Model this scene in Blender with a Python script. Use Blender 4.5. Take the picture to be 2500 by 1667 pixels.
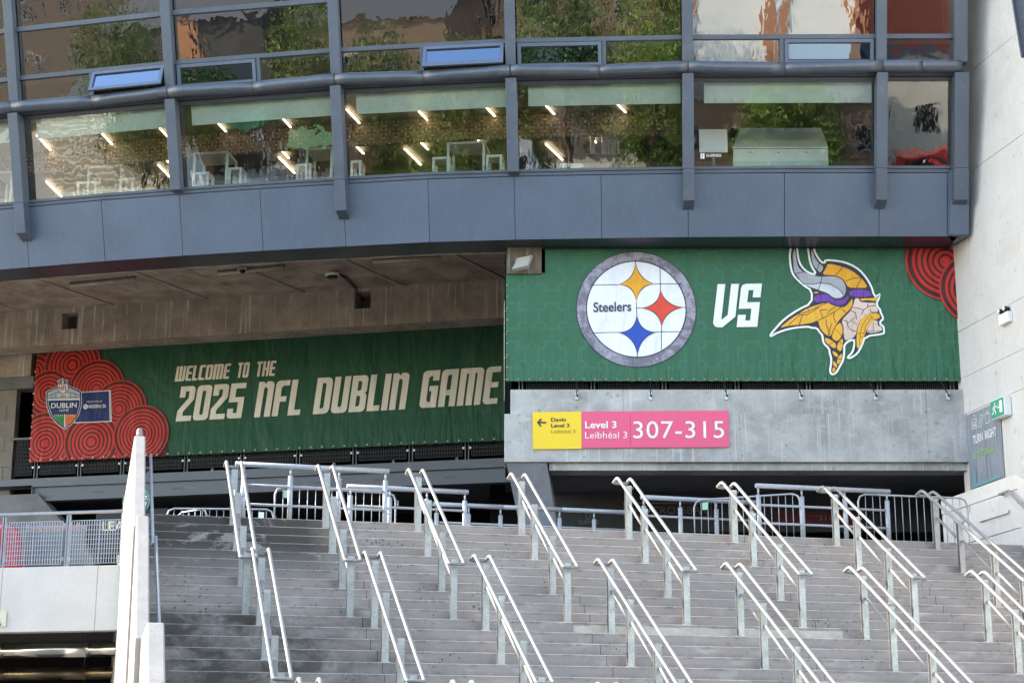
import bpy, bmesh, math, random
from mathutils import Vector, Matrix

random.seed(7)
for o in list(bpy.data.objects):
    bpy.data.objects.remove(o)
SC = bpy.context.scene
COL = SC.collection
rad = math.radians

# ------------------------------------------------------------------ camera, light, exposure
F_PX, TILT = 4400.0, 0.254                       # focal length in photo pixels (2500 wide), upward tilt
cam_d = bpy.data.cameras.new('camera')
cam_d.sensor_width = 36.0
cam_d.lens = F_PX / 2500.0 * 36.0
cam_d.clip_start, cam_d.clip_end = 0.1, 1200.0
cam = bpy.data.objects.new('camera', cam_d)
COL.objects.link(cam)
cam.location = (0, 0, 0)                          # eye level is z = 0, the street lies at z = -1.6
cam.rotation_euler = (math.pi / 2 + TILT, 0, 0)
SC.camera = cam

SUN_AZ, SUN_EL = rad(-75), rad(32)                # azimuth clockwise from +Y (the view direction)
world = bpy.data.worlds.new('World')
SC.world = world
world.use_nodes = True
wn = world.node_tree
wn.nodes.clear()
sky = wn.nodes.new('ShaderNodeTexSky')
sky.sky_type = 'NISHITA'
sky.sun_disc = False
sky.sun_elevation = SUN_EL
sky.sun_rotation = SUN_AZ
sky.air_density, sky.dust_density, sky.ozone_density = 1.0, 0.7, 0.8
bg = wn.nodes.new('ShaderNodeBackground')
bg.inputs['Strength'].default_value = 0.15
wo = wn.nodes.new('ShaderNodeOutputWorld')
wn.links.new(sky.outputs[0], bg.inputs['Color'])
wn.links.new(bg.outputs[0], wo.inputs['Surface'])

sun_d = bpy.data.lights.new('sun', 'SUN')
sun_d.energy = 2.6
sun_d.angle = rad(0.5)
sun_d.color = (1.0, 0.95, 0.87)
sun = bpy.data.objects.new('sun', sun_d)
COL.objects.link(sun)
_toward = Vector((math.sin(SUN_AZ) * math.cos(SUN_EL), math.cos(SUN_AZ) * math.cos(SUN_EL), math.sin(SUN_EL)))
sun.rotation_euler = (-_toward).to_track_quat('-Z', 'Y').to_euler()
sun.location = (-30, 10, 40)

SC.view_settings.view_transform = 'Standard'
SC.view_settings.look = 'None'
SC.view_settings.exposure = 2.5
SC.view_settings.gamma = 1.0
SC.view_settings.use_curve_mapping = False
SC.view_settings.use_white_balance = True         # the photograph is balanced for open shade
SC.view_settings.white_balance_temperature = 7500
SC.view_settings.white_balance_tint = 10.0
SC.render.engine = 'CYCLES'
SC.cycles.use_denoising = True
SC.cycles.max_bounces = 9
SC.cycles.diffuse_bounces = 5
SC.cycles.glossy_bounces = 5
SC.cycles.transmission_bounces = 6
SC.cycles.transparent_max_bounces = 12
SC.cycles.sample_clamp_indirect = 6.0

# ------------------------------------------------------------------ surveying helpers
_C, _S = math.cos(TILT), math.sin(TILT)


def sight(px, py):
    """Direction of the survey line through a pixel of the 2500 px photograph."""
    x, y = (px - 1250.0) / F_PX, (py - 833.5) / F_PX
    return Vector((x, _C + y * _S, _S - y * _C))


def at_y(px, py, Y):
    d = sight(px, py)
    return d * (Y / d.y)


def at_z(px, py, Z):
    d = sight(px, py)
    return d * (Z / d.z)


def on_plane(px, py, P, n):
    d = sight(px, py)
    return d * (Vector(P).dot(n) / d.dot(n))


# ------------------------------------------------------------------ object helpers
LOC = {}


def link(o, parent=None):
    COL.objects.link(o)
    if parent is not None:
        o.parent = parent
    return o


def thing(name, label, cat, loc=(0, 0, 0), group=None, rotz=0.0):
    o = bpy.data.objects.new(name, None)
    o.empty_display_size = 0.2
    COL.objects.link(o)
    o.location = loc
    o.rotation_euler = (0, 0, rotz)
    o['label'] = label
    o['category'] = cat
    if group:
        o['group'] = group
    LOC[o] = Vector(loc)
    return o


def tag(o, label, cat, group=None):
    o['label'] = label
    o['category'] = cat
    if group:
        o['group'] = group
    return o


def dup(root, loc, rotz=0.0, label=None, group=None):
    """Copy a thing, its parts and their sub-parts (meshes shared)."""
    r = root.copy()
    COL.objects.link(r)
    r.location = loc
    r.rotation_euler = (0, 0, rotz)
    LOC[r] = Vector(loc)
    if label:
        r['label'] = label
    if group:
        r['group'] = group
    for ch in list(root.children):
        c = ch.copy()
        COL.objects.link(c)
        c.parent = r
        for g in ch.children:
            d = g.copy()
            COL.objects.link(d)
            d.parent = c
    return r


class MB:
    """Collects boxes, bars, tubes and slabs, then links them as one mesh object."""

    def __init__(self):
        self.v, self.f, self.sm = [], [], []

    def add(self, verts, faces, smooth=False):
        b = len(self.v)
        self.v += [Vector(p) for p in verts]
        self.f += [tuple(i + b for i in f) for f in faces]
        self.sm += [smooth] * len(faces)
        return self

    def hexa(self, lo, hi):
        """lo, hi: four corners each, same winding."""
        return self.add(list(lo) + list(hi), [(3, 2, 1, 0), (4, 5, 6, 7), (0, 1, 5, 4), (1, 2, 6, 5), (2, 3, 7, 6), (3, 0, 4, 7)])

    def box(self, x0, x1, y0, y1, z0, z1):
        return self.hexa([(x0, y0, z0), (x1, y0, z0), (x1, y1, z0), (x0, y1, z0)], [(x0, y0, z1), (x1, y0, z1), (x1, y1, z1), (x0, y1, z1)])

    def slab(self, O, A, B, N):
        """Parallelepiped O + [0,1]A + [0,1]B + [0,1]N."""
        O, A, B, N = Vector(O), Vector(A), Vector(B), Vector(N)
        return self.hexa([O, O + A, O + A + B, O + B], [O + N, O + N + A, O + N + A + B, O + N + B])

    def bar(self, p, q, w, h, up=(0, 0, 1)):
        p, q = Vector(p), Vector(q)
        d = (q - p)
        s = d.cross(Vector(up)).normalized() * w
        t = s.cross(d).normalized() * h
        o = p - s / 2 - t / 2
        return self.slab(o, s, t, d)

    def prism(self, poly, N):
        poly = [Vector(p) for p in poly]
        N = Vector(N)
        n = len(poly)
        return self.add(poly + [p + N for p in poly], [tuple(range(n - 1, -1, -1)), tuple(range(n, 2 * n))] + [(i, (i + 1) % n, n + (i + 1) % n, n + i) for i in range(n)])

    def tube(self, pts, r, n=10, closed=False, caps=True):
        pts = [Vector(p) for p in pts]
        m = len(pts)
        rings = []
        prev = None
        for i, p in enumerate(pts):
            if closed:
                d = (pts[(i + 1) % m] - pts[i - 1]).normalized()
            else:
                d = (pts[min(i + 1, m - 1)] - pts[max(i - 1, 0)]).normalized()
            if prev is None:
                a = d.orthogonal().normalized()
            else:
                a = (prev - d * prev.dot(d))
                a = a.normalized() if a.length > 1e-6 else d.orthogonal().normalized()
            prev = a
            b = d.cross(a)
            # mitre widening at bends
            k = 1.0
            rings.append([p + (a * math.cos(2 * math.pi * j / n) + b * math.sin(2 * math.pi * j / n)) * r * k for j in range(n)])
        verts = [q for ring in rings for q in ring]
        faces = []
        seg = m if closed else m - 1
        for i in range(seg):
            for j in range(n):
                k0, k1 = i * n, ((i + 1) % m) * n
                faces.append((k0 + j, k0 + (j + 1) % n, k1 + (j + 1) % n, k1 + j))
        self.add(verts, faces, True)
        if caps and not closed:
            b = len(self.v) - len(verts)
            self.f.append(tuple(b + j for j in range(n - 1, -1, -1)))
            self.f.append(tuple(b + (m - 1) * n + j for j in range(n)))
            self.sm += [False, False]
        return self

    def ball(self, c, r, n=12, k=7):
        c = Vector(c)
        verts, faces = [], []
        for i in range(k + 1):
            th = math.pi * i / k
            for j in range(n):
                ph = 2 * math.pi * j / n
                verts.append(c + Vector((math.sin(th) * math.cos(ph), math.sin(th) * math.sin(ph), math.cos(th))) * r)
        for i in range(k):
            for j in range(n):
                faces.append((i * n + j, (i + 1) * n + j, (i + 1) * n + (j + 1) % n, i * n + (j + 1) % n))
        return self.add(verts, faces, True)

    def mesh(self, name, mat, origin=(0, 0, 0)):
        me = bpy.data.meshes.new(name)
        o = Vector(origin)
        me.from_pydata([tuple(p - o) for p in self.v], [], self.f)
        me.materials.append(mat)
        me.polygons.foreach_set('use_smooth', self.sm)
        me.update()
        return me

    def build(self, name, mat, parent=None, label=None, kind=None, bevel=0.0):
        org = LOC.get(parent, Vector((0, 0, 0)))
        o = bpy.data.objects.new(name, self.mesh(name, mat, org))
        link(o, parent)
        LOC[o] = org
        if label:
            o['label'] = label
        if kind:
            o['kind'] = kind
        if bevel:
            b = o.modifiers.new('bevel', 'BEVEL')
            b.width = bevel
            b.segments = 2
            b.limit_method = 'ANGLE'
        return o


def piece(name, mesh, parent, loc=(0, 0, 0), rotz=0.0, label=None):
    """A part that shares its mesh with its likes; loc is local to the parent."""
    o = bpy.data.objects.new(name, mesh)
    link(o, parent)
    o.location = loc
    o.rotation_euler = (0, 0, rotz)
    LOC[o] = LOC.get(parent, Vector((0, 0, 0)))
    if label:
        o['label'] = label
    return o


# ------------------------------------------------------------------ materials
class NT:
    def __init__(self, name):
        self.m = bpy.data.materials.new(name)
        self.m.use_nodes = True
        self.t = self.m.node_tree
        self.t.nodes.clear()
        self.out = self.t.nodes.new('ShaderNodeOutputMaterial')

    def n(self, kind, **kw):
        nd = self.t.nodes.new('ShaderNode' + kind)
        for k, v in kw.items():
            setattr(nd, k, v)
        return nd

    def l(self, a, b):
        self.t.links.new(a, b)

    def val(self, sock, v):
        if hasattr(v, 'links') or hasattr(v, 'is_linked'):
            self.l(v, sock)
        else:
            sock.default_value = v

    def math(self, op, a, b=None, clamp=False):
        nd = self.n('Math', operation=op)
        nd.use_clamp = clamp
        self.val(nd.inputs[0], a)
        if b is not None:
            self.val(nd.inputs[1], b)
        return nd.outputs[0]

    def dot(self, a, vec):
        nd = self.n('VectorMath', operation='DOT_PRODUCT')
        self.l(a, nd.inputs[0])
        nd.inputs[1].default_value = vec
        return nd.outputs['Value']

    def pos(self):
        return self.n('NewGeometry').outputs['Position']

    def scaled(self, vec, s):
        nd = self.n('Mapping')
        self.l(vec, nd.inputs['Vector'])
        nd.inputs['Scale'].default_value = s
        return nd.outputs['Vector']

    def noise(self, vec, scale, detail=4.0, rough=0.55, dist=0.0):
        nd = self.n('TexNoise')
        self.l(vec, nd.inputs['Vector'])
        nd.inputs['Scale'].default_value = scale
        nd.inputs['Detail'].default_value = detail
        nd.inputs['Roughness'].default_value = rough
        nd.inputs['Distortion'].default_value = dist
        return nd.outputs['Fac']

    def voro(self, vec, scale, feature='F1', rnd=1.0):
        nd = self.n('TexVoronoi', feature=feature)
        self.l(vec, nd.inputs['Vector'])
        nd.inputs['Scale'].default_value = scale
        nd.inputs['Randomness'].default_value = rnd
        return nd.outputs['Distance']

    def ramp(self, fac, a, b, lo=0.0, hi=1.0):
        nd = self.n('MapRange')
        nd.clamp = True
        self.l(fac, nd.inputs['Value'])
        nd.inputs['From Min'].default_value = a
        nd.inputs['From Max'].default_value = b
        nd.inputs['To Min'].default_value = lo
        nd.inputs['To Max'].default_value = hi
        return nd.outputs['Result']

    def mix(self, fac, a, b, blend='MIX'):
        nd = self.n('Mix', data_type='RGBA', blend_type=blend)
        self.val(nd.inputs[0], fac)
        for i, v in ((6, a), (7, b)):
            if isinstance(v, tuple):
                nd.inputs[i].default_value = (*v[:3], 1)
            else:
                self.l(v, nd.inputs[i])
        return nd.outputs[2]

    def bsdf(self, color, rough=0.6, metal=0.0, spec=0.5, bump=None, bstr=0.2, bdist=0.02, emit=None, estr=0.0):
        b = self.n('BsdfPrincipled')
        if isinstance(color, tuple):
            b.inputs['Base Color'].default_value = (*color[:3], 1)
        else:
            self.l(color, b.inputs['Base Color'])
        self.val(b.inputs['Roughness'], rough)
        b.inputs['Metallic'].default_value = metal
        b.inputs['Specular IOR Level'].default_value = spec
        if bump is not None:
            bp = self.n('Bump')
            bp.inputs['Strength'].default_value = bstr
            bp.inputs['Distance'].default_value = bdist
            self.l(bump, bp.inputs['Height'])
            self.l(bp.outputs[0], b.inputs['Normal'])
        if emit:
            b.inputs['Emission Color'].default_value = (*emit, 1)
            b.inputs['Emission Strength'].default_value = estr
        self.l(b.outputs[0], self.out.inputs['Surface'])
        return b


def sh(c, k):
    return tuple(x * k for x in c[:3])


def concrete(name, base, lo=0.72, hi=1.15, scale=0.9, streak=0.0, streak_col=None, pits=0.0, pit_scale=9.0, dirt=None, rough=0.85, blot=1.0, bstr=0.25, rnd=0.0):
    """Concrete: cloudy tone, fine grain, vertical run marks, pinholes, blotches of dirt."""
    t = NT(name)
    p = t.pos()
    cloud = t.noise(p, scale, 6, 0.62, 0.4)
    fine = t.noise(p, 22, 5, 0.65)
    col = t.mix(t.ramp(cloud, 0.32, 0.68), sh(base, lo), sh(base, hi))
    col = t.mix(t.ramp(fine, 0.3, 0.75, 0.0, 0.35), col, sh(base, lo * 0.75))
    if blot:
        b2 = t.noise(t.scaled(p, (1, 1, 1.7)), 2.7, 7, 0.7, 0.6)
        col = t.mix(t.ramp(b2, 0.5, 0.72, 0.0, 0.35 * blot), col, sh(base, hi * 1.12))
    if streak:
        s = t.noise(t.scaled(p, (3.2, 3.2, 0.12)), 3.0, 4, 0.7)
        s2 = t.noise(t.scaled(p, (9, 9, 0.25)), 3.0, 2, 0.5)
        sm = t.math('MULTIPLY', t.ramp(s, 0.52, 0.62), t.ramp(s2, 0.45, 0.6))
        col = t.mix(t.math('MULTIPLY', sm, streak), col, streak_col or sh(base, 1.6))
    if dirt:
        d = t.noise(p, 0.55, 6, 0.7, 0.8)
        col = t.mix(t.ramp(d, 0.52, 0.75, 0.0, dirt[3] if len(dirt) > 3 else 0.6), col, tuple(dirt[:3]))
    if rnd:
        oi = t.n('ObjectInfo')
        col = t.mix(t.ramp(oi.outputs['Random'], 0, 1, 0, rnd), col, sh((base[0] * 1.1, base[1] * 0.95, base[2] * 0.9), 0.8))
    hgt = t.math('ADD', cloud, t.math('MULTIPLY', fine, 0.5))
    if pits:
        v = t.voro(p, pit_scale)
        k = t.noise(p, 2.2, 3, 0.5)
        thr = t.ramp(k, 0.3, 0.75, 0.05, 0.2)
        pm = t.math('LESS_THAN', v, thr)
        v2 = t.voro(p, pit_scale * 2.6)
        pm2 = t.math('LESS_THAN', v2, t.ramp(k, 0.35, 0.8, 0.0, 0.17))
        pm = t.math('MAXIMUM', pm, pm2)
        col = t.mix(t.math('MULTIPLY', pm, pits), col, sh(base, 0.25))
        hgt = t.math('SUBTRACT', hgt, pm)
    t.bsdf(col, rough, 0, 0.35, hgt, bstr, 0.012)
    return t.m


def paint(name, col, rough=0.45, metal=0.0, var=0.12, scale=3.0, spec=0.5, wear=None, bstr=0.05, runs=0.0):
    t = NT(name)
    p = t.pos()
    n1 = t.noise(p, scale, 5, 0.6)
    n2 = t.noise(p, scale * 14, 3, 0.6)
    c = t.mix(t.ramp(n1, 0.3, 0.7), sh(col, 1 - var), sh(col, 1 + var))
    if wear:
        w = t.noise(p, scale * 2.3, 8, 0.75, 0.5)
        c = t.mix(t.ramp(w, 0.56, 0.7, 0, wear[3]), c, tuple(wear[:3]))
    if runs:
        oi = t.n('ObjectInfo')
        c = t.mix(t.ramp(oi.outputs['Random'], 0, 1, 0, .16), c, sh(col, .62))
        st = t.noise(t.scaled(p, (4.5, 4.5, .16)), 2.4, 5, .7)
        c = t.mix(t.ramp(st, .52, .72, 0, runs), c, sh(col, 1.55))
        st2 = t.noise(t.scaled(p, (7, 7, .3)), 2.0, 4, .7)
        c = t.mix(t.ramp(st2, .56, .74, 0, runs), c, sh(col, .55))
    r = t.ramp(n1, 0.3, 0.7, rough * 0.85, min(1, rough * 1.2))
    t.bsdf(c, r, metal, spec, n1 if runs else n2, bstr, 0.05 if runs else 0.004)
    return t.m


def flat(name, col, rough=0.6, spec=0.4):
    t = NT(name)
    p = t.pos()
    n = t.noise(p, 6, 4, 0.6)
    t.bsdf(t.mix(t.ramp(n, 0.3, 0.7), sh(col, 0.93), sh(col, 1.05)), rough, 0, spec)
    return t.m


def lamp_mat(name, col, strength):
    t = NT(name)
    t.bsdf((0.8, 0.8, 0.8), 0.4, emit=col, estr=strength)
    return t.m


def galvanised(name, col=(0.56, 0.58, 0.60), rust=0.0, metal=0.45, rough=0.42):
    t = NT(name)
    p = t.pos()
    v = t.n('TexVoronoi', feature='F1')
    t.l(p, v.inputs['Vector'])
    v.inputs['Scale'].default_value = 38
    sp = t.n('SeparateColor')
    t.l(v.outputs['Color'], sp.inputs[0])
    n1 = t.noise(p, 5, 5, 0.65)
    c = t.mix(sp.outputs[0], sh(col, 0.86), sh(col, 1.08))
    c = t.mix(t.ramp(n1, 0.45, 0.75, 0, 0.5), c, sh(col, 0.72))
    if rust:
        n2 = t.noise(p, 7, 6, 0.7, 0.4)
        c = t.mix(t.ramp(n2, 0.58, 0.72, 0, rust), c, (0.30, 0.20, 0.12))
    t.bsdf(c, t.ramp(n1, 0.3, 0.7, rough * 0.8, rough * 1.25), metal, 0.5, n1, 0.08, 0.004)
    return t.m


M = {}
M['ground'] = concrete('plaza_paving', (0.065, 0.063, 0.06), scale=0.25, pits=0.2)
M['step'] = None                                     # made with the stairs
M['band'] = concrete('cast_concrete_grey', (0.47, 0.455, 0.435), 0.62, 1.16, 1.0, streak=0.5, streak_col=(0.64, 0.62, 0.60), pits=0.35, pit_scale=4.0, blot=1.3, dirt=(0.30, 0.292, 0.285, 0.6))
M['pylon'] = concrete('pale_wall_concrete', (0.60, 0.582, 0.556), 0.9, 1.06, 0.6, streak=0.5, streak_col=(0.46, 0.435, 0.40), pits=0.22, pit_scale=2.6, blot=0.8, dirt=(0.44, 0.415, 0.38, 0.6))
M['parapet'] = concrete('parapet_concrete', (0.35, 0.325, 0.30), 0.85, 1.08, 2.2, pits=0.25, pit_scale=6, blot=0.6, bstr=0.5)
M['balcony'] = concrete('balcony_concrete', (0.60, 0.58, 0.545), 0.9, 1.06, 0.8, streak=0.4, streak_col=(0.55, 0.53, 0.49), blot=0.5)
M['brown'] = concrete('weathered_brown_concrete', (0.43, 0.352, 0.28), 0.62, 1.18, 1.2, streak=0.95, streak_col=(0.66, 0.60, 0.52), blot=0.6, dirt=(0.13, 0.10, 0.08, 0.55))
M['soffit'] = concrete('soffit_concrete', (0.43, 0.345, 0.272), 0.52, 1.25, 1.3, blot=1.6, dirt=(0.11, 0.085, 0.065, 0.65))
M['corbel'] = concrete('corbel_concrete', (0.15, 0.118, 0.09), 0.6, 1.2, 2.0, streak=0.7, streak_col=(0.36, 0.32, 0.26))
M['ridge'] = concrete('mortar_ridge', (0.40, 0.35, 0.30), 0.8, 1.1, 2.0)
M['dark_concrete'] = concrete('dark_concrete', (0.17, 0.17, 0.175), 0.7, 1.2, 1.4, blot=0.8)
M['block'] = concrete('block_concrete', (0.23, 0.21, 0.185), 0.75, 1.15, 3.0, blot=0.4, rnd=0.45, bstr=0.6)
M['mortar'] = concrete('mortar', (0.27, 0.26, 0.24), 0.8, 1.1, 6.0)
M['cream'] = concrete('repair_mortar', (0.56, 0.50, 0.42), 0.75, 1.12, 3.5, blot=0.8, dirt=(0.42, 0.30, 0.19, 0.6))
M['facade'] = paint('slate_blue_metal', (0.108, 0.140, 0.198), 0.36, 0.25, 0.06, 0.7, wear=(0.14, 0.175, 0.23, 0.25), runs=.2, bstr=.08)
M['fin'] = paint('slate_blue_fin', (0.088, 0.108, 0.142), 0.42, 0.2, 0.10, 1.4, wear=(0.20, 0.22, 0.25, 0.35))
M['tube_metal'] = paint('slate_blue_tube', (0.092, 0.106, 0.132), 0.36, 0.35, 0.12, 1.6, wear=(0.22, 0.23, 0.25, 0.4))
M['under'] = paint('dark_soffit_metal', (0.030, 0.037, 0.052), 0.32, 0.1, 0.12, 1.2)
M['seam'] = flat('seam_rubber', (0.035, 0.033, 0.032), 0.8)
M['steel'] = paint('dark_grey_steel', (0.115, 0.125, 0.145), 0.5, 0.1, 0.12, 1.2, wear=(0.22, 0.23, 0.25, 0.35))
M['mesh_black'] = paint('black_grating', (0.055, 0.055, 0.058), 0.55, 0.2, 0.2, 3)
M['post_dark'] = paint('dark_post_metal', (0.14, 0.145, 0.15), 0.5, 0.3, 0.15, 3)
M['mesh_grey'] = paint('blue_grey_grating', (0.30, 0.345, 0.40), 0.5, 0.2, 0.12, 3)
M['rail'] = galvanised('galvanised_rail', (0.26, 0.255, 0.245), rust=0.25, metal=0.15, rough=0.5)
M['post'] = galvanised('galvanised_post', (0.37, 0.37, 0.36), rust=0.55, metal=0.35, rough=0.38)
M['barrier'] = galvanised('galvanised_barrier', (0.37, 0.385, 0.41), metal=0.25)
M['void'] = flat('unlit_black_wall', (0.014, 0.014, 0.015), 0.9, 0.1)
M['shutter'] = flat('black_roller_shutter', (0.02, 0.021, 0.024), 0.6, 0.3)
M['floor_in'] = flat('concourse_floor', (0.10, 0.10, 0.10), 0.8)
M['white'] = paint('white_plastic', (0.78, 0.78, 0.77), 0.4, 0, 0.03)
M['offwhite'] = paint('aged_white_plastic', (0.36, 0.335, 0.29), 0.45, 0, 0.06)
M['grimy'] = paint('grimy_plastic', (0.42, 0.36, 0.29), 0.5, 0, 0.12)
M['black'] = flat('black_rubber', (0.012, 0.012, 0.013), 0.5)
M['zinc'] = galvanised('zinc_bracket', (0.62, 0.63, 0.64), metal=0.3)
M['brass'] = paint('brass_eyelet', (0.45, 0.36, 0.16), 0.35, 0.8, 0.05)
M['room_wall'] = flat('room_dark_wall', (0.05, 0.042, 0.036), 0.7)
M['room_ceiling'] = flat('room_ceiling', (0.10, 0.082, 0.07), 0.7)
M['room_floor'] = flat('room_floor', (0.09, 0.08, 0.07), 0.6)
M['blind'] = flat('pale_roller_blind', (0.56, 0.62, 0.57), 0.8)
M['table'] = paint('white_table', (0.80, 0.82, 0.80), 0.4, 0, 0.02)
M['strip'] = lamp_mat('lit_strip', (1.0, 0.82, 0.58), 4.5)
M['screen_white'] = paint('white_counter', (0.86, 0.88, 0.88), 0.4, 0, 0.03)
M['duct'] = paint('shiny_duct_cladding', (0.72, 0.71, 0.69), 0.16, 1.0, 0.05, 2.0, bstr=0.12)
M['duct_dull'] = paint('dull_duct_cladding', (0.20, 0.165, 0.12), 0.3, 0.9, 0.1, 2.0, bstr=0.12)
M['red_plastic'] = paint('red_plastic', (0.55, 0.02, 0.035), 0.35, 0, 0.08)
M['rust_plastic'] = paint('faded_brown_plastic', (0.36, 0.20, 0.16), 0.5, 0, 0.1)
M['letter_cream'] = flat('cream_letters', (0.75, 0.62, 0.40), 0.5)


def glass(name, tint, refl, wobble=0.19, wscale=1.3, gcol=(0.95, 0.97, 0.96)):
    t = NT(name)
    p = t.pos()
    a = t.noise(t.scaled(p, (1.0, 1.0, 0.8)), wscale, 2, 0.45, 0.6)
    b = t.noise(t.scaled(p, (2.2, 2.2, 0.55)), wscale * 2.3, 2, 0.5, 0.3)
    hgt = t.math('ADD', a, t.math('MULTIPLY', b, 0.22))
    bp = t.n('Bump')
    bp.inputs['Strength'].default_value = wobble
    bp.inputs['Distance'].default_value = 0.012
    t.l(hgt, bp.inputs['Height'])
    g = t.n('BsdfGlossy')
    g.inputs['Roughness'].default_value = 0.0
    g.inputs['Color'].default_value = (*gcol, 1)
    t.l(bp.outputs[0], g.inputs['Normal'])
    tr = t.n('BsdfTransparent')
    tr.inputs['Color'].default_value = (*tint, 1)
    fr = t.n('LayerWeight')
    fr.inputs['Blend'].default_value = 0.25
    fac = t.math('ADD', t.math('MULTIPLY', fr.outputs['Fresnel'], 0.8), refl, True)
    mx = t.n('MixShader')
    t.l(fac, mx.inputs[0])
    t.l(tr.outputs[0], mx.inputs[1])
    t.l(g.outputs[0], mx.inputs[2])
    t.l(mx.outputs[0], t.out.inputs['Surface'])
    return t.m


M['glass'] = glass('window_glass', (0.90, 0.96, 0.94), 0.19)
M['glass_up'] = glass('upper_window_glass', (0.55, 0.60, 0.58), 0.30, 0.24, 1.3)
M['glass_room'] = glass('glass_screen', (0.88, 0.95, 0.94), 0.06, 0.05)
M['glass_hop'] = glass('hopper_glass', (0.30, 0.36, 0.42), 0.30, 0.05, gcol=(0.52, 0.74, 1.0))  # glossy tint blued to stand in for blue sky reflected in the panes

# ------------------------------------------------------------------ the ground
G = MB()
G.add([(-400, -400, -1.6), (400, -400, -1.6), (400, 400, -1.6), (-400, 400, -1.6)], [(0, 1, 2, 3)])
G.build('ground', M['ground'], kind='structure')

# ------------------------------------------------------------------ the stairs
PSI = -0.231
R1, GO1, R2, GO2, LAND = 0.17, 0.2266, 0.1903, 0.2565, 0.0247
UP = Vector((math.sin(PSI), math.cos(PSI), 0))      # the way one climbs
EA = Vector((math.cos(PSI), -math.sin(PSI), 0))     # along the nosings, to the right
P0 = Vector((0, 31.005, 4.7388))
Z_CON = P0.z
ZV = Vector((0, 0, 1))
LAND2 = 2.0


def nosing(k, s=0.0):
    k1 = min(k, 11)
    k2 = min(max(k - 11, 0), 11)
    k3 = max(k - 22, 0)
    run = k1 * GO1 + k2 * GO2 + (LAND if k >= 11 else 0) + (LAND2 if k >= 23 else 0) + k3 * GO2
    return P0 - ZV * (k1 * R1 + k2 * R2 + k3 * R2) - UP * run + EA * s


def stair_mat():
    t = NT('step_concrete')
    p = t.pos()
    base = (0.366, 0.312, 0.282)
    cloud = t.noise(p, 0.8, 6, 0.6, 0.4)
    fine = t.noise(p, 26, 5, 0.7)
    col = t.mix(t.ramp(cloud, 0.32, 0.68), sh(base, 0.84), sh(base, 1.1))
    pink = t.noise(p, 0.45, 3, 0.5)
    col = t.mix(t.ramp(pink, 0.42, 0.62, 0, 0.55), col, (0.376, 0.302, 0.266))
    oi = t.n('ObjectInfo')
    col = t.mix(t.ramp(oi.outputs['Random'], 0, 1, 0, 0.45), col, (0.318, 0.276, 0.252))
    col = t.mix(t.ramp(fine, 0.35, 0.75, 0.0, 0.35), col, sh(base, 0.62))
    # pale limewash patches
    lm = t.noise(t.scaled(p, (1.0, 1.0, 2.2)), 1.9, 5, 0.6, 0.5)
    col = t.mix(t.ramp(lm, 0.55, 0.70, 0, 0.6), col, (0.47, 0.435, 0.395))
    # damp stain on the left part of the flight (has a shape of its own)
    s = t.dot(p, tuple(EA))
    s0 = EA.dot(P0)
    sz = t.n('SeparateXYZ')
    t.l(p, sz.inputs[0])
    z = sz.outputs['Z']
    big = t.noise(t.scaled(p, (1.0, 1.0, 1.5)), 1.25, 9, 0.68, 0.5)
    d1 = t.math('MULTIPLY', t.ramp(s, s0 - 2.6, s0 - 3.6), t.ramp(z, Z_CON - 1.3, Z_CON - 0.55))
    d1 = t.math('MULTIPLY', d1, t.ramp(big, 0.40, 0.455))
    d2 = t.math('MULTIPLY', t.ramp(s, s0 - 1.4, s0 - 4.0), t.ramp(z, 2.98, 2.84))
    d2 = t.math('MULTIPLY', d2, t.ramp(big, 0.34, 0.60))
    damp = t.math('MAXIMUM', d1, d2)
    col = t.mix(t.math('MULTIPLY', damp, 0.92), col, (0.062, 0.054, 0.046))
    v = t.voro(p, 11.0)
    k = t.noise(p, 1.1, 4, 0.6)
    left = t.ramp(s, s0 - 6, s0 + 2, 0.5, 0.0)
    thr = t.math('ADD', t.ramp(k, 0.38, 0.72, 0.0, 0.24), t.math('MULTIPLY', left, 0.10))
    pm = t.math('LESS_THAN', v, thr)
    v2 = t.voro(p, 26)
    pm = t.math('MAXIMUM', pm, t.math('LESS_THAN', v2, t.ramp(k, 0.3, 0.8, 0.04, 0.20)))
    col = t.mix(t.math('MULTIPLY', pm, 0.72), col, (0.075, 0.068, 0.062))
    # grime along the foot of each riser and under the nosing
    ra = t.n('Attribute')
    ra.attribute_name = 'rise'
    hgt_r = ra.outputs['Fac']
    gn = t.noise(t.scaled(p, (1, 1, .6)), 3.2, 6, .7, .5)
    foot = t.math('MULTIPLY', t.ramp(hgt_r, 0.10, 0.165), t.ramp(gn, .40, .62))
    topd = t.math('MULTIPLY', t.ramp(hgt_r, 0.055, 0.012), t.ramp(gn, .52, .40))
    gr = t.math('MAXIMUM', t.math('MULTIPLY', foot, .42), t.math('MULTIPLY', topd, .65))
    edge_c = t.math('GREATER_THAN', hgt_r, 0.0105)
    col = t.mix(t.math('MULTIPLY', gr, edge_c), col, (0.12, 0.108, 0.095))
    lit_edge = t.math('MULTIPLY', t.math('LESS_THAN', hgt_r, 0.0115), t.ramp(gn, .36, .50))  # pale nosing edges painted in place of sun catching them
    col = t.mix(t.math('MULTIPLY', lit_edge, .38), col, (0.56, 0.52, 0.46))
    hgt = t.math('SUBTRACT', t.math('ADD', cloud, t.math('MULTIPLY', fine, 0.6)), pm)
    t.bsdf(col, 0.86, 0, 0.3, hgt, 0.35, 0.01)
    return t.m


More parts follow.
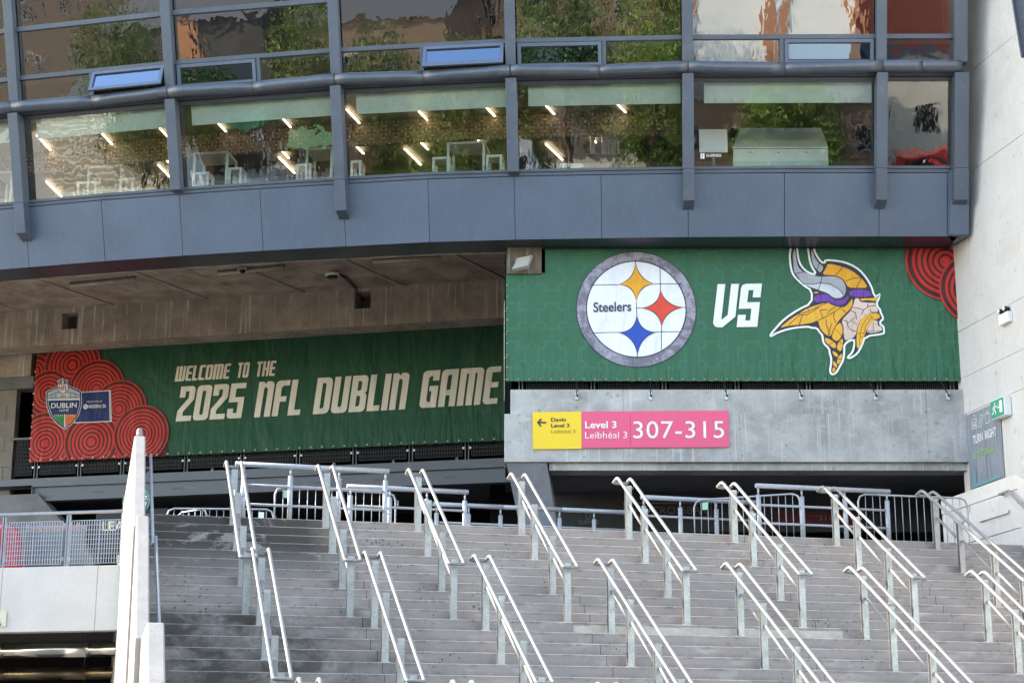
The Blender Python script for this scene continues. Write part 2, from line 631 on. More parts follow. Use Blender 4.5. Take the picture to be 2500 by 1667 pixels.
M['step'] = stair_mat()
S_L, S_R = -6.22, 9.72
stairs = bpy.data.objects.new('stairs', None)
COL.objects.link(stairs)
stairs['kind'] = 'structure'
LOC[stairs] = Vector((0, 0, 0))
JOINTS = {0: [-3.05, 0.45, 4.25, 6.9], 1: [-2.95, 0.62, 4.05, 8.3], 2: [-3.0, 0.4, 4.4, 7.5]}
for k in range(0, 34):
    fl = 0 if k < 11 else (1 if k < 22 else 2)
    js = [S_L] + [j + (k % 11) * 0.032 + random.uniform(-0.03, 0.03) for j in JOINTS[fl]] + [S_R + (0.0 if k < 12 else 0.35)]
    h = (R1 if k < 11 else R2) + 0.02
    depth = 1.0 if k == 0 else ((GO1 if k < 12 else GO2) + 0.12 + (LAND2 if k == 22 else 0))
    for a, b in zip(js[:-1], js[1:]):
        jit = random.uniform(-0.004, 0.004)
        A, B = nosing(k, a + 0.004) - UP * jit, nosing(k, b - 0.004) - UP * jit
        zt = random.uniform(-0.0015, 0.0015)
        c = 0.010
        prof = [(0, -h), (0, -c), (c, 0), (depth, 0), (depth, -h)]
        pa = [A + UP * y + ZV * (z + zt) for y, z in prof]
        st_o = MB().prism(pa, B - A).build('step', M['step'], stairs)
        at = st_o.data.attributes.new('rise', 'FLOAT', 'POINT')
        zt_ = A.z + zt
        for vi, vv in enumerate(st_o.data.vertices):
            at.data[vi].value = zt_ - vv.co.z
# core below the treads, set back so that only the steps show
core = MB()
for k in (0, 11, 22):
    A, B = nosing(k, S_L), nosing(k, S_R)
    A.z = B.z = A.z - 0.03
    A += UP * 0.3
    B += UP * 0.3
    core.prism([A, A + UP * 6, A + UP * 6 - ZV * (A.z + 1.6), A - ZV * (A.z + 1.6)], B - A)
core.build('core', M['dark_concrete'], stairs, kind=None)
# the cream repair along the edge at the foot of the upper flight
rp = MB()
A, B = nosing(11, 0.40), nosing(11, 4.95)
for i in range(18):
    a = A.lerp(B, i / 18)
    b = A.lerp(B, (i + 1) / 18)
    t0, t1 = 0.045 + random.uniform(-.018, .018), 0.178 + random.uniform(-0.012, 0.004)
    rp.slab(a - UP * 0.012 - ZV * t1, b - a, UP * 0.006, ZV * (t1 - t0))
rp.build('repair_patch', M['cream'], stairs, label='cream mortar repair along the step edge')

# concourse slab behind the top step
cf = MB()
cf.prism([nosing(0, S_L) + UP * 1.0, nosing(0, S_R) + UP * 1.0, Vector((14, 60, Z_CON)), Vector((-16, 60, Z_CON)), Vector((-16, 42, Z_CON)), nosing(0, S_L) + UP * 9], (0, 0, -0.4))
cf.build('concourse_floor', M['floor_in'], kind='structure')

# ------------------------------------------------------------------ the glazed stand: curved box leaning out over the concourse
ZB = 11.853
LEAN = math.tan(rad(16))
SEAM = [(-10.908, 38.999), (-9.087, 38.521), (-7.28, 38.121), (-5.455, 37.752), (-3.612, 37.434), (-1.774, 37.13), (0.075, 36.965), (1.928, 36.86), (3.774, 36.779), (5.828, 36.74), (7.848, 36.735), (9.53, 36.73)]
ANG = [rad(a) for a in (-13.8, -13, -12, -10.8, -9.6, -7, -5, -3.2, -2, -.8, 0, 0)]
for i in range(6):                                   # the curve goes on to the left, outside the picture
    x, y = SEAM[0]
    a = rad(-14.6 - 0.9 * i)
    SEAM.insert(0, (x - 1.86 * math.cos(a), y - 1.86 * math.sin(a)))
    ANG.insert(0, a)
OFF = 6                                              # index of the seam under the leftmost bracket in view
H_PANEL, H_SILL, H_HEAD, H_TUBE, H_UP0, H_TR, H_TR2, H_TOP = 1.30, 1.46, 3.18, 3.40, 3.52, 4.08, 5.13, 7.45  # top height lies out of view, chosen for the shadow it casts


def fpt(i, h, off=0.0, t=0.0):
    """Point of the leaning front: seam i (t towards seam i+1), height h above its lower edge, off metres in front."""
    x, y = SEAM[i]
    a = ANG[i]
    if t:
        j = i + 1
        x, y = x + (SEAM[j][0] - x) * t, y + (SEAM[j][1] - y) * t
        a = a + (ANG[j] - a) * t
    n = Vector((math.sin(a), -math.cos(a), 0))
    return Vector((x, y, ZB)) + (n * LEAN + ZV) * h + n * off


def bpt(i, h, u, off=0.0):
    """Like fpt but along the straight chord of the bay i..i+2, u in 0..1."""
    A, B = fpt(i, h, off), fpt(i + 2, h, off)
    return A.lerp(B, u)


front = thing('stadium_front', 'slate blue curved glass and metal front leaning out over the stairs', 'building', (0, 37, ZB))


def strip(mb, i0, i1, h0, h1, o0, o1, t0=0.0, t1=1.0):
    """Solid strip along the chord between seams i0 and i1."""
    def c(i_h, t, o):
        A, B = fpt(i0, i_h, o), fpt(i1, i_h, o)
        return A.lerp(B, t)
    mb.hexa([c(h0, t0, o0), c(h0, t1, o0), c(h0, t1, o1), c(h0, t0, o1)][::-1], [c(h1, t0, o0), c(h1, t1, o0), c(h1, t1, o1), c(h1, t0, o1)][::-1])


N_S = len(SEAM)
# fascia panels (two to a bay), each a piece of its own, with dark joints between them
for i in range(N_S - 1):
    mb = MB()
    g = 0.006 / 1.86
    t1_ = 1 - g if i < N_S - 2 else (at_y(2313, 577, SEAM[-1][1]).x - SEAM[i][0]) / (SEAM[-1][0] - SEAM[i][0]) - g
    strip(mb, i, i + 1, 0.0, H_PANEL, -0.04, 0.0, g, t1_)
    mb.build('fascia_panel', M['facade'], front, bevel=0.004)
    if i > 0:
        MB().hexa(*[[fpt(i, h, -0.03) + d for d in (Vector((-0.012, 0, 0)), Vector((0.012, 0, 0)), Vector((0.012, 0.03, 0)), Vector((-0.012, 0.03, 0)))] for h in (0.0, H_PANEL)]).build('joint', M['seam'], front)
    # underside, going back 0.85 m and a little up
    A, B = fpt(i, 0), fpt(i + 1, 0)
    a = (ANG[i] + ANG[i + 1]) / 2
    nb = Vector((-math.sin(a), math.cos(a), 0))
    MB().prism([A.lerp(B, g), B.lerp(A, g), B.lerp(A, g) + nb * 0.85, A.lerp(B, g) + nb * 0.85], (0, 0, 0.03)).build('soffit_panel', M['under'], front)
    # ledge trims between panels and glass
    mb = MB()
    strip(mb, i, i + 1, H_PANEL + 0.012, H_PANEL + 0.075, -0.06, 0.012)
    mb.build('sill_trim', M['fin'], front)
    mb = MB()
    strip(mb, i, i + 1, H_PANEL + 0.085, H_SILL - 0.02, -0.06, 0.03)
    mb.build('sill_rail', M['fin'], front)

FIN_W = 0.235
long_fins = {OFF + 0, OFF + 4, OFF + 8, OFF + 10, OFF + 11, OFF - 4}
for i in list(range(0, OFF + 11, 2)) + [OFF + 11]:
    a = ANG[i]
    tdir = Vector((math.cos(a), math.sin(a), 0))
    w = FIN_W if i != OFF + 11 else 0.30

    def fin(h0, h1, o0, o1, name, wid=w, foot=0.0):
        p = [fpt(i, h0, o0), fpt(i, h0 + foot, o1), fpt(i, h1, o1), fpt(i, h1, o0)]
        MB().prism([q - tdir * wid / 2 for q in p], tdir * wid).build(name, M['fin'], front, bevel=0.006)
    if i in long_fins:
        fin(0.56, H_PANEL + 0.005, 0.004, 0.30, 'fin_foot', foot=0.10)
        fin(H_PANEL + 0.01, H_TUBE - 0.15, -0.02, 0.30, 'fin')
    else:
        fin(H_PANEL + 0.03, H_TUBE - 0.15, -0.02, 0.24, 'fin')
    fin(H_TUBE + 0.10, H_TOP, -0.02, 0.19, 'mullion', w * 0.93)

# tube rail, wavy, with joints at mid bay
for i in range(0, OFF + 11, 2):
    j = min(i + 2, N_S - 1)
    pts = []
    nseg = 12
    for q in range(nseg + 1):
        u = q / nseg
        A, B = fpt(i, H_TUBE), fpt(j, H_TUBE)
        p = A.lerp(B, u)
        a = ANG[i] + (ANG[j] - ANG[i]) * u
        n = Vector((math.sin(a), -math.cos(a), 0))
        bulge = 0.17 + (0.045 * math.cos(2 * math.pi * u) + 0.012 * math.cos(6 * math.pi * u) if i < OFF + 10 else 0.04)
        pts.append(p + n * bulge)
    MB().tube(pts[:7], 0.135, 16, caps=True).build('tube_rail', M['tube_metal'], front)
    MB().tube([pts[6] + (pts[7] - pts[6]) * 0.012, *pts[7:]], 0.132, 16, caps=True).build('tube_rail', M['tube_metal'], front)
    mb = MB()
    strip(mb, i, j, H_HEAD + 0.10, H_UP0 - 0.09, -0.06, 0.03)
    mb.build('slab_edge', M['fin'], front)
    mb = MB()
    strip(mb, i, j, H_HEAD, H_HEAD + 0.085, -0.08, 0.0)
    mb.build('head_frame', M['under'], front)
    mb = MB()
    strip(mb, i, j, H_UP0 - 0.075, H_UP0, -0.06, 0.045)
    mb.build('transom', M['fin'], front)
    mb = MB()
    strip(mb, i, j, H_TR - 0.045, H_TR + 0.045, -0.06, 0.05)
    mb.build('transom', M['fin'], front)
    if i <= OFF + 2:
        mb = MB()
        strip(mb, i, j, H_TR2 - 0.05, H_TR2 + 0.05, -0.06, 0.05)
        mb.build('transom', M['fin'], front)
    # panes
    ea = (FIN_W / 2 + 0.01) / (fpt(i, 0) - fpt(j, 0)).length

    def pane(h0, h1, u0, u1, mat, name='pane'):
        mb = MB()
        A0, B0, A1, B1 = fpt(i, h0, -0.03), fpt(j, h0, -0.03), fpt(i, h1, -0.03), fpt(j, h1, -0.03)
        mb.add([A0.lerp(B0, u0), A0.lerp(B0, u1), A1.lerp(B1, u1), A1.lerp(B1, u0)], [(0, 1, 2, 3)])
        return mb.build(name, mat, front)
    pane(H_SILL - 0.03, H_HEAD + 0.01, ea, 1 - ea, M['glass'])
    if i <= OFF + 2:
        pane(H_TR + 0.04, H_TR2 - 0.045, ea, 1 - ea, M['glass_up'])
        pane(H_TR2 + 0.045, H_TOP, ea, 1 - ea, M['glass_up'])
    else:
        pane(H_TR + 0.04, H_TOP, ea, 1 - ea, M['glass_up'])
    # hopper row: one fixed pane, one opening light
    bay = (i - OFF) // 2
    side = {0: 'R', 1: 'L', 2: 'R', 3: 'L', 4: 'R'}.get(bay, 'R' if bay % 2 == 0 else 'L')
    if bay == 5:
        pane(H_UP0 - 0.01, H_TR - 0.04, ea, 1 - ea, M['glass_up'])
        continue
    um = 0.49 if side == 'R' else 0.53
    mb = MB()
    strip(mb, i, j, H_UP0, H_TR - 0.045, -0.05, 0.045, um - 0.011, um + 0.011)
    mb.build('glazing_bar', M['fin'], front)
    fx = (ea, um - 0.012) if side == 'R' else (um + 0.012, 1 - ea)
    hp = (um + 0.014, 1 - ea - 0.003) if side == 'R' else (ea + 0.003, um - 0.014)
    pane(H_UP0 - 0.01, H_TR - 0.04, fx[0], fx[1], M['glass_up'])
    is_open = bay in (0, 2, -2)
    A0, B0 = fpt(i, H_UP0 + 0.01, 0.02), fpt(j, H_UP0 + 0.01, 0.02)
    A1, B1 = fpt(i, H_TR - 0.05, 0.02), fpt(j, H_TR - 0.05, 0.02)
    bl, br = A0.lerp(B0, hp[0]), A0.lerp(B0, hp[1])
    tl_, tr_ = A1.lerp(B1, hp[0]), A1.lerp(B1, hp[1])
    if is_open:                                       # hinge at the head, bottom pushed out
        ax = (tr_ - tl_).normalized()
        R_ = Matrix.Rotation(rad(-33 if bay == 0 else -30), 3, ax)
        bl = tl_ + R_ @ (bl - tl_)
        br = tr_ + R_ @ (br - tr_)
    ux, uy = (br - bl), (tl_ - bl)
    L1, L2 = ux.length, uy.length
    ux.normalize()
    uy.normalize()
    nn = uy.cross(ux)
    if nn.y > 0:
        nn = -nn
    fw = 0.075
    mb = MB()
    for (o, a_, b_) in ((bl, ux * L1, uy * fw), (bl + uy * (L2 - fw), ux * L1, uy * fw), (bl + uy * fw, ux * fw, uy * (L2 - 2 * fw)), (bl + uy * fw + ux * (L1 - fw), ux * fw, uy * (L2 - 2 * fw))):
        mb.slab(o, a_, b_, nn * 0.05)
    fr = mb.build('hopper_frame', M['facade'], front)
    mb = MB()
    for (o, a_, b_) in ((bl + uy * (fw + .002) + ux * fw, ux * (L1 - 2 * fw), uy * .018), (bl + uy * (L2 - fw - .02) + ux * fw, ux * (L1 - 2 * fw), uy * .018)):
        mb.slab(o, a_, b_, nn * 0.028)
    mb.build('gasket', M['seam'], fr)
    o = bl + uy * fw + ux * fw + nn * 0.012
    MB().add([o, o + ux * (L1 - 2 * fw), o + ux * (L1 - 2 * fw) + uy * (L2 - 2 * fw), o + uy * (L2 - 2 * fw)], [(0, 1, 2, 3)]).build('pane', M['glass_hop'], fr)
    if is_open:
        for uu in (0.25, 0.75):
            MB().bar(bl + ux * L1 * uu + uy * .03, A0.lerp(B0, hp[0] + (hp[1] - hp[0]) * (uu + 0.06)) - nn * 0.02, 0.018, 0.012).build('stay', M['post_dark'], fr)

# the end of the box where it meets the pale wall
e0, e1 = SEAM[-1]
mb = MB()
xe = at_y(2366, 577, e1 - .14).x
xs_ = at_y(2313, 577, e1).x
p = [Vector((xs_, e1 - 0.004, ZB)), Vector((xs_ + 0.035, e1 - 0.14, ZB)), Vector((xe, e1 - 0.14, ZB)), Vector((xe - .1, e1 + 0.6, ZB)), Vector((xs_, e1 + 0.5, ZB))]
mb.hexa([p[0], p[1], p[2], p[3]], [q + Vector((0, -LEAN, 1)) * H_PANEL for q in p[:4]])
mb.build('end_panel', M['facade'], front, bevel=0.005)
# unseen top of the glazed box and its roof, height set for the shadow below
for i in range(0, N_S - 1):
    mb = MB()
    strip(mb, i, i + 1, H_TOP, H_TOP + 0.35, -0.3, 0.06)
    mb.build('shade_eaves', M['facade'], front)
roof = MB()
pts = [fpt(i, H_TOP + 0.1, -0.2) for i in range(N_S)]
roof.prism(pts + [Vector((13, 60, ZB + H_TOP + 0.1)), Vector((-28, 62, ZB + H_TOP + 0.1))], (0, 0, 0.25))
roof.build('roof', M['dark_concrete'], front)

# ------------------------------------------------------------------ rooms behind the glass
ZF = ZB + 1.36                                       # floor of the lower room
ZC = ZB + 4.05                                       # its ceiling


def offset_line(d, z, i0=0, i1=N_S - 1, h=0.0):
    out = []
    for i in range(i0, i1 + 1):
        a = ANG[i]
        out.append(Vector((SEAM[i][0] - math.sin(a) * d, SEAM[i][1] + math.cos(a) * d, z)))
    return out


def floor_plate(name, z, d0, d1, mat, th):
    A, B = offset_line(d0, z), offset_line(d1, z)
    mb = MB()
    for i in range(N_S - 1):
        mb.prism([A[i], A[i + 1], B[i + 1], B[i]], (0, 0, th))
    o = mb.build(name, mat, kind='structure')
    return o


def wall_plate(name, d, z0, z1, mat, i0=0, i1=N_S - 1, th=0.1):
    A = offset_line(d, z0)
    mb = MB()
    for i in range(i0, i1):
        a = ANG[i]
        nb = Vector((-math.sin(a), math.cos(a), 0)) * th
        mb.prism([A[i], A[i + 1], A[i + 1] + nb, A[i] + nb], (0, 0, z1 - z0))
    return mb.build(name, mat, kind='structure')


floor_plate('room_floor', ZF - 0.25, -0.25, 11, M['room_floor'], 0.25)
floor_plate('room_ceiling', ZC, 0.35, 11, M['room_ceiling'], 0.2)
floor_plate('upper_floor', ZC + 0.2, -0.4, 12, M['room_floor'], 0.18)
floor_plate('upper_ceiling', ZB + H_TOP, -1.2, 12, M['room_wall'], 0.09)
wall_plate('room_back_wall', 10.5, ZF, ZC, M['room_wall'])
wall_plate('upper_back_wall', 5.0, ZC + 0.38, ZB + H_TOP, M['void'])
mb = MB()
mb.box(9.56, 9.64, 37.0, 48, ZB + 0.4, ZB + H_TOP)
mb.build('room_side_wall', M['room_wall'], kind='structure')
mb = MB()
mb.box(-21.6, -21.5, 42, 56, ZB + 0.4, ZB + H_TOP)
mb.build('room_side_wall', M['room_wall'], kind='structure')

# blinds pulled a little way down behind each lower window
blind_lbl = ['far left edge of the picture', 'leftmost full lower window', 'second lower window from the left', 'third lower window from the left', 'lower window above the round logo', 'lower window with the white counter', 'narrow lower window beside the pale wall']
for i in range(OFF - 2, OFF + 10, 2):
    bay = (i - OFF) // 2
    j = min(i + 2, N_S - 1)
    u0, u1 = 0.09, 0.965
    if bay == 5:
        continue
    A0, B0, A1, B1 = fpt(i, 2.80, -0.16), fpt(j, 2.80, -0.16), fpt(i, 3.24, -0.16), fpt(j, 3.24, -0.16)
    mb = MB()
    mb.slab(A0.lerp(B0, u0), (B0 - A0) * (u1 - u0), A1 - A0, Vector((0, 0.006, 0)))
    tag(mb.build('roller_blind', M['blind']), 'pale green roller blind at the head of the ' + blind_lbl[bay + 1], 'blind', 'roller blinds behind the lower windows')
    # lower glass upstand inside
    A0, B0, A1, B1 = fpt(i, 1.42, -0.5), fpt(j, 1.42, -0.5), fpt(i, 1.72, -0.5), fpt(j, 1.72, -0.5)
    mb = MB()
    mb.slab(A0.lerp(B0, 0.04), (B0 - A0) * 0.92, A1 - A0, Vector((0, 0.01, 0)))
    tag(mb.build('glass_upstand', M['glass_room']), 'low green glass screen inside the ' + blind_lbl[bay + 1], 'glass screen', 'low glass screens inside the windows')


def lattice_mat():
    t = NT('star_lattice')
    p = t.pos()
    sx = t.n('SeparateXYZ')
    t.l(p, sx.inputs[0])
    cs = 0.30
    x = t.math('DIVIDE', t.math('ADD', sx.outputs['X'], t.math('MULTIPLY', sx.outputs['Y'], -0.17)), cs)
    z = t.math('DIVIDE', sx.outputs['Z'], cs)
    fx = t.math('SUBTRACT', t.math('FRACT', x), 0.5)
    fz = t.math('SUBTRACT', t.math('FRACT', z), 0.5)
    ang = t.math('ARCTAN2', fz, fx)
    r = t.math('SQRT', t.math('ADD', t.math('MULTIPLY', fx, fx), t.math('MULTIPLY', fz, fz)))
    pet = t.math('ABSOLUTE', t.math('COSINE', t.math('MULTIPLY', ang, 4.0)))
    rim = t.math('MULTIPLY', t.math('ADD', t.math('MULTIPLY', pet, 0.62), 0.14), 0.62)
    dline = t.math('ABSOLUTE', t.math('SUBTRACT', r, rim))
    m = t.math('LESS_THAN', dline, 0.075)
    col = t.mix(m, (0.035, 0.022, 0.018), (0.34, 0.20, 0.10))
    b = t.bsdf(col, 0.5)
    return t.m


M['lattice'] = lattice_mat()
A = offset_line(2.9, ZC - 0.62)
lt = MB()
for i in range(OFF - 2, OFF + 8):
    a = ANG[i]
    lt.prism([A[i], A[i + 1], A[i + 1] + Vector((0, .03, 0)), A[i] + Vector((0, .03, 0))], (0, 0, 0.60))
tag(lt.build('lattice_screen', M['lattice']), 'brown star pattern lattice band hanging across the room', 'screen')

# ceiling strip lights: three rows along the depth of the room
strip_me = MB().box(-0.017, 0.017, -0.6, 0.6, -0.012, 0.0).mesh('strip_light', M['strip'])
strips = []
lights = [(110, 352, 3), (132, 462, 3), (255, 332, 3), (404, 388, 3), (395, 318, 3), (405, 422, 3), (537, 305, 1), (686, 366, 2), (700, 403, 3), (695, 294, 1), (862, 284, 1), (868, 355, 2), (1008, 383, 3), (1027, 276, 1), (1025, 345, 2), (1192, 267, 1), (1337, 262, 1), (1511, 258, 1), (1435, 328, 2), (1353, 371, 2), (1160, 335, 2)]
rowname = {1: 'front', 2: 'middle', 3: 'rear'}
cnt = {}
ordn = ['first', 'second', 'third', 'fourth', 'fifth', 'sixth', 'seventh', 'eighth', 'ninth', 'tenth']
for px, py, row in sorted(lights):
    P = at_z(px, py, ZC - 0.06)
    o = bpy.data.objects.new('strip_light', strip_me)
    COL.objects.link(o)
    o.location = P
    az = math.atan2(P.x, P.y)
    o.rotation_euler = (0, 0, -(az + rad(20)))
    if row == 1:
        o.scale = (1, 0.75, 1)
    cnt[row] = cnt.get(row, 0) + 1
    tag(o, f'lit ceiling strip lamp of the {rowname[row]} row, {ordn[min(cnt[row], 10) - 1]} from the left, behind glass', 'strip light', 'lit strip lamps on the room ceiling')

# white tables and stools just inside the glass


def frame_table(name, label, cat, P, w, d, h, rz, group):
    t = thing(name, label, cat, P, group, rz)
    org = Vector(P)
    k = 0.055

    def part(nm, *b):
        me = MB().box(*b).mesh(nm, M['table'])
        piece(nm, me, t)
    part('top', -w / 2, w / 2, 0, d, h - k, h)
    part('leg', -w / 2, -w / 2 + k, 0, k, 0, h - k - .002)
    part('leg', w / 2 - k, w / 2, 0, k, 0, h - k - .002)
    part('leg', -w / 2, -w / 2 + k, d - k, d, 0, h - k - .002)
    part('leg', w / 2 - k, w / 2, d - k, d, 0, h - k - .002)
    return t


for (px0, px1, pyt, pyb, kind, lbl) in [
        (209, 298, 403, 464, 'high_table', 'tall white table behind the leftmost full lower window'),
        (186, 236, 443, 466, 'bench', 'low white bench at the left of the table in the leftmost full window'),
        (290, 327, 434, 458, 'bench', 'low white bench at the right of the table in the leftmost full window'),
        (468, 556, 371, 440, 'high_table', 'tall white table at the left of the second lower window'),
        (468, 510, 420, 449, 'bench', 'low white bench left under the table of the second window'),
        (556, 590, 409, 434, 'bench', 'low white bench in the middle of the second lower window'),
        (744, 812, 360, 425, 'high_table', 'tall white table cut by the post right of the second window'),
        (722, 760, 400, 424, 'bench', 'low white bench beside the right table of the second window'),
        (1090, 1184, 346, 403, 'high_table', 'tall white table in the third lower window over grass reflection'),
        (1055, 1100, 383, 408, 'bench', 'low white bench left of the table in the third window'),
        (1186, 1226, 378, 398, 'bench', 'low white bench right of the table in the third window'),
        (855, 882, 392, 420, 'bench', 'low white bench at the left end of the third window'),
        (-20, 30, 418, 470, 'high_table', 'tall white table cut by the left edge of the picture')]:
    pm = (px0 + px1) / 2
    Y = 37.2 + 0.65 + max(0, (1250 - pm)) / 1250 * 2.2
    P = at_y(pm, pyb, Y)
    T = at_y(pm, pyt, Y)
    wl = (at_y(px1, pyb, Y) - at_y(px0, pyb, Y)).length
    h = T.z - P.z
    base_z = ZF
    frame_table(kind, lbl, 'table' if kind == 'high_table' else 'bench', (P.x, Y, base_z), wl, 0.75 if kind == 'high_table' else 0.42, T.z - base_z, rad(-8), 'white tables and benches in the room')

# white counter and monitor in the window above the helmet logo
Y = 37.7
P = at_y(1905, 386, Y)
ct = thing('bar_counter', 'white bar counter with sloping end behind the right lower window', 'counter', (P.x, Y, ZF))
x0, x1 = at_y(1786, 386, Y).x, at_y(2022, 386, Y).x
zt0, zt1 = at_y(1900, 364, Y).z, at_y(1900, 316, Y + 0.7).z
MB().prism([(x0, Y, ZF), (x1, Y, ZF), (x1, Y, zt0), (x0 + .05, Y, zt0)], (0, 0.05, 0)).build('front_panel', M['screen_white'], ct)
MB().hexa([(x0 + .03, Y - .03, zt0 + .002), (x1, Y - .03, zt0 + .002), (x1, Y + 0.7, zt1), (x0 + .32, Y + 0.7, zt1)], [(x0 + .03, Y - .03, zt0 + .03), (x1, Y - .03, zt0 + .03), (x1, Y + 0.7, zt1 + .03), (x0 + .32, Y + 0.7, zt1 + .03)]).build('counter_top', M['screen_white'], ct)
for q in range(3):
    xx = x0 + 0.4 + q * 0.62
    MB().box(xx, xx + 0.05, Y - .006, Y - .001, zt0 - .09, zt0 - .075).build('slot', M['black'], ct)
Y2 = 37.3
p0, p1 = at_y(1708, 372, Y2), at_y(1775, 316, Y2)
mn = thing('monitor', 'pale monitor back standing at the left of the counter window', 'monitor', (p0.x, Y2, p0.z))
MB().box(p0.x, p1.x, Y2, Y2 + .05, p0.z, p1.z).build('screen', M['screen_white'], mn)
MB().box((p0.x + p1.x) / 2 - .03, (p0.x + p1.x) / 2 + .03, Y2 + .01, Y2 + .04, ZF, p0.z - .002).build('stand', M['post_dark'], mn)
# cups and dispensers on the dark counter in the window over the round logo
Y3 = 40.3
dk = MB()
a0, a1 = at_y(1398, 386, Y3), at_y(1535, 374, Y3)
dk.box(a0.x, a1.x, Y3, Y3 + .7, ZF, at_y(1400, 376, Y3).z)
tag(dk.build('back_counter', M['shutter']), 'dark counter with cups behind the window over the round logo', 'counter')
zct = at_y(1400, 376, Y3).z
for (pa, pb, pt, lbl) in ((1441, 1453, 333, 'white cup dispenser on the dark counter, leftmost'), (1469, 1482, 333, 'white cup dispenser on the dark counter, second from the left'), (1483, 1491, 343, 'narrow stack of white cups next to the dispensers'), (1494, 1503, 346, 'stack of white cups, second from the right'), (1507, 1515, 343, 'white jug of the right end of the dark counter')):
    q0, q1 = at_y(pa, 376, Y3 + .2), at_y(pb, 376, Y3 + .2)
    zt = at_y(pa, pt, Y3 + .2).z
    r = (q1.x - q0.x) / 2
    mb = MB()
    mb.tube([(q0.x + r, Y3 + .2, zct), (q0.x + r, Y3 + .2, zct + (zt - zct) * .45), (q0.x + r, Y3 + .2, zt)], r, 12)
    tag(mb.build('cup_stack', M['screen_white']), lbl, 'cups', 'cups on the dark counter')
# white folded leaflet holder on the inner ledge
q0, q1 = at_y(1366, 407, 38.0), at_y(1425, 399, 38.0)
mb = MB()
mb.prism([(q0.x, 38, q0.z + .02), (q0.x + .06, 38, q0.z - .03), (q1.x - .06, 38, q0.z - .03), (q1.x, 38, q0.z + .02), (q1.x - .04, 38, q1.z), (q0.x + .03, 38, q1.z)], (0, 0.12, 0))
tag(mb.build('tray', M['white']), 'white six sided tray on the ledge of the window above the logo', 'tray')

# ------------------------------------------------------------------ concrete band, lip and undercroft on the right
YB = 37.4
xl = at_y(1231, 1060, YB).x
XR = 11.0
zb0, zb1 = at_y(1500, 1127, YB).z, at_y(1500, 1010, YB).z
zl1 = at_y(1500, 952, YB + .15).z
band = thing('concrete_balcony', 'grey concrete balcony edge under the banner with the two team emblems', 'balcony', (4, YB, zb0))
cuts = [xl, at_y(1522, 1060, YB).x, at_y(2017, 1060, YB).x, at_y(2264, 1060, YB).x, XR]
for a, b in zip(cuts[:-1], cuts[1:]):
    mb = MB()
    mb.box(a + .0015, b - .0015, YB, YB + .7, zb0, zb1)
    mb.build('edge_beam', M['band'], band, bevel=0.005)
xl2 = at_y(1246, 980, YB + .12).x
for a, b in ((xl2, at_y(1522, 980, YB).x), (at_y(1522, 980, YB).x, at_y(2264, 980, YB).x), (at_y(2264, 980, YB).x, XR)):
    MB().box(a + .002, b - .002, YB + .10, YB + .7, zb1 + .001, zl1).build('upstand', M['band'], band, bevel=0.01)
MB().box(xl + .95, XR, YB + .66, 44, zb0 - .10, zb0 + .04).build('soffit', M['dark_concrete'], band)
MB().box(xl + .95, XR, YB + .12, YB + .7, zb0 - .16, zb0 - .002).build('drip_beam', M['band'], band)
MB().box(xl, XR, YB + .705, 46, zb1 - .2, zb1).build('deck', M['dark_concrete'], band)
# raking column under the left end of the balcony
t0, t1 = at_y(1236, 1130, YB + .05), at_y(1335, 1130, YB + .05)
b0, b1 = at_y(1296, 1290, YB + .05), at_y(1378, 1290, YB + .05)
mb = MB()
mb.hexa([(b0.x, YB + .05, Z_CON - .1), (b1.x, YB + .05, Z_CON - .1), (b1.x + .1, YB + 1.1, Z_CON - .1), (b0.x + .1, YB + 1.1, Z_CON - .1)], [(t0.x, YB + .05, zb0 - .003), (t1.x, YB + .05, zb0 - .003), (t1.x + .1, YB + 1.1, zb0 - .003), (t0.x + .1, YB + 1.1, zb0 - .003)])
tag(mb.build('raking_column', M['dark_concrete']), 'leaning grey concrete column under the left end of the balcony', 'column')
# dark concourse behind: back wall, side walls, roof
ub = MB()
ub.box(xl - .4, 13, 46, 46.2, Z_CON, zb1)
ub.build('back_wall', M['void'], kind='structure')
mb = MB()
mb.box(xl + 1.0, 10.4, 40.6, 40.75, Z_CON + 1.35, zb0 + .1)
mb.build('inner_wall', flat('charcoal_wall', (0.05, 0.05, 0.052), 0.8, 0.2), kind='structure')
mb = MB()
mb.box(at_y(1697, 1165, 40.5).x, at_y(1740, 1165, 40.5).x, 40.5, 40.59, at_y(1700, 1171, 40.5).z, at_y(1700, 1136, 40.5).z)
tag(mb.build('wall_vent', M['void']), 'square black opening in the charcoal wall under the balcony', 'vent')
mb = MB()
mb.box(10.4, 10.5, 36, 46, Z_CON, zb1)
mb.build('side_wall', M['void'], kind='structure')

# steel railing with black grating on the balcony edge


def grating(P, U, V, nu, nv, bar_, name, mat, parent):
    """Framed grating panel P + U x V with nu upright and nv cross bars."""
    U, V = Vector(U), Vector(V)
    N = U.cross(V).normalized()
    mb = MB()
    ul, vl = U.normalized(), V.normalized()
    for i in range(nu + 1):
        o = P + U * (i / nu) - ul * bar_ / 2
        mb.slab(o, ul * bar_, V, N * 0.022)
    for j in range(nv + 1):
        o = P + V * (j / nv) - vl * bar_ / 2 + N * 0.004
        mb.slab(o, U, vl * bar_, N * 0.012)
    return mb.build(name, mat, parent)


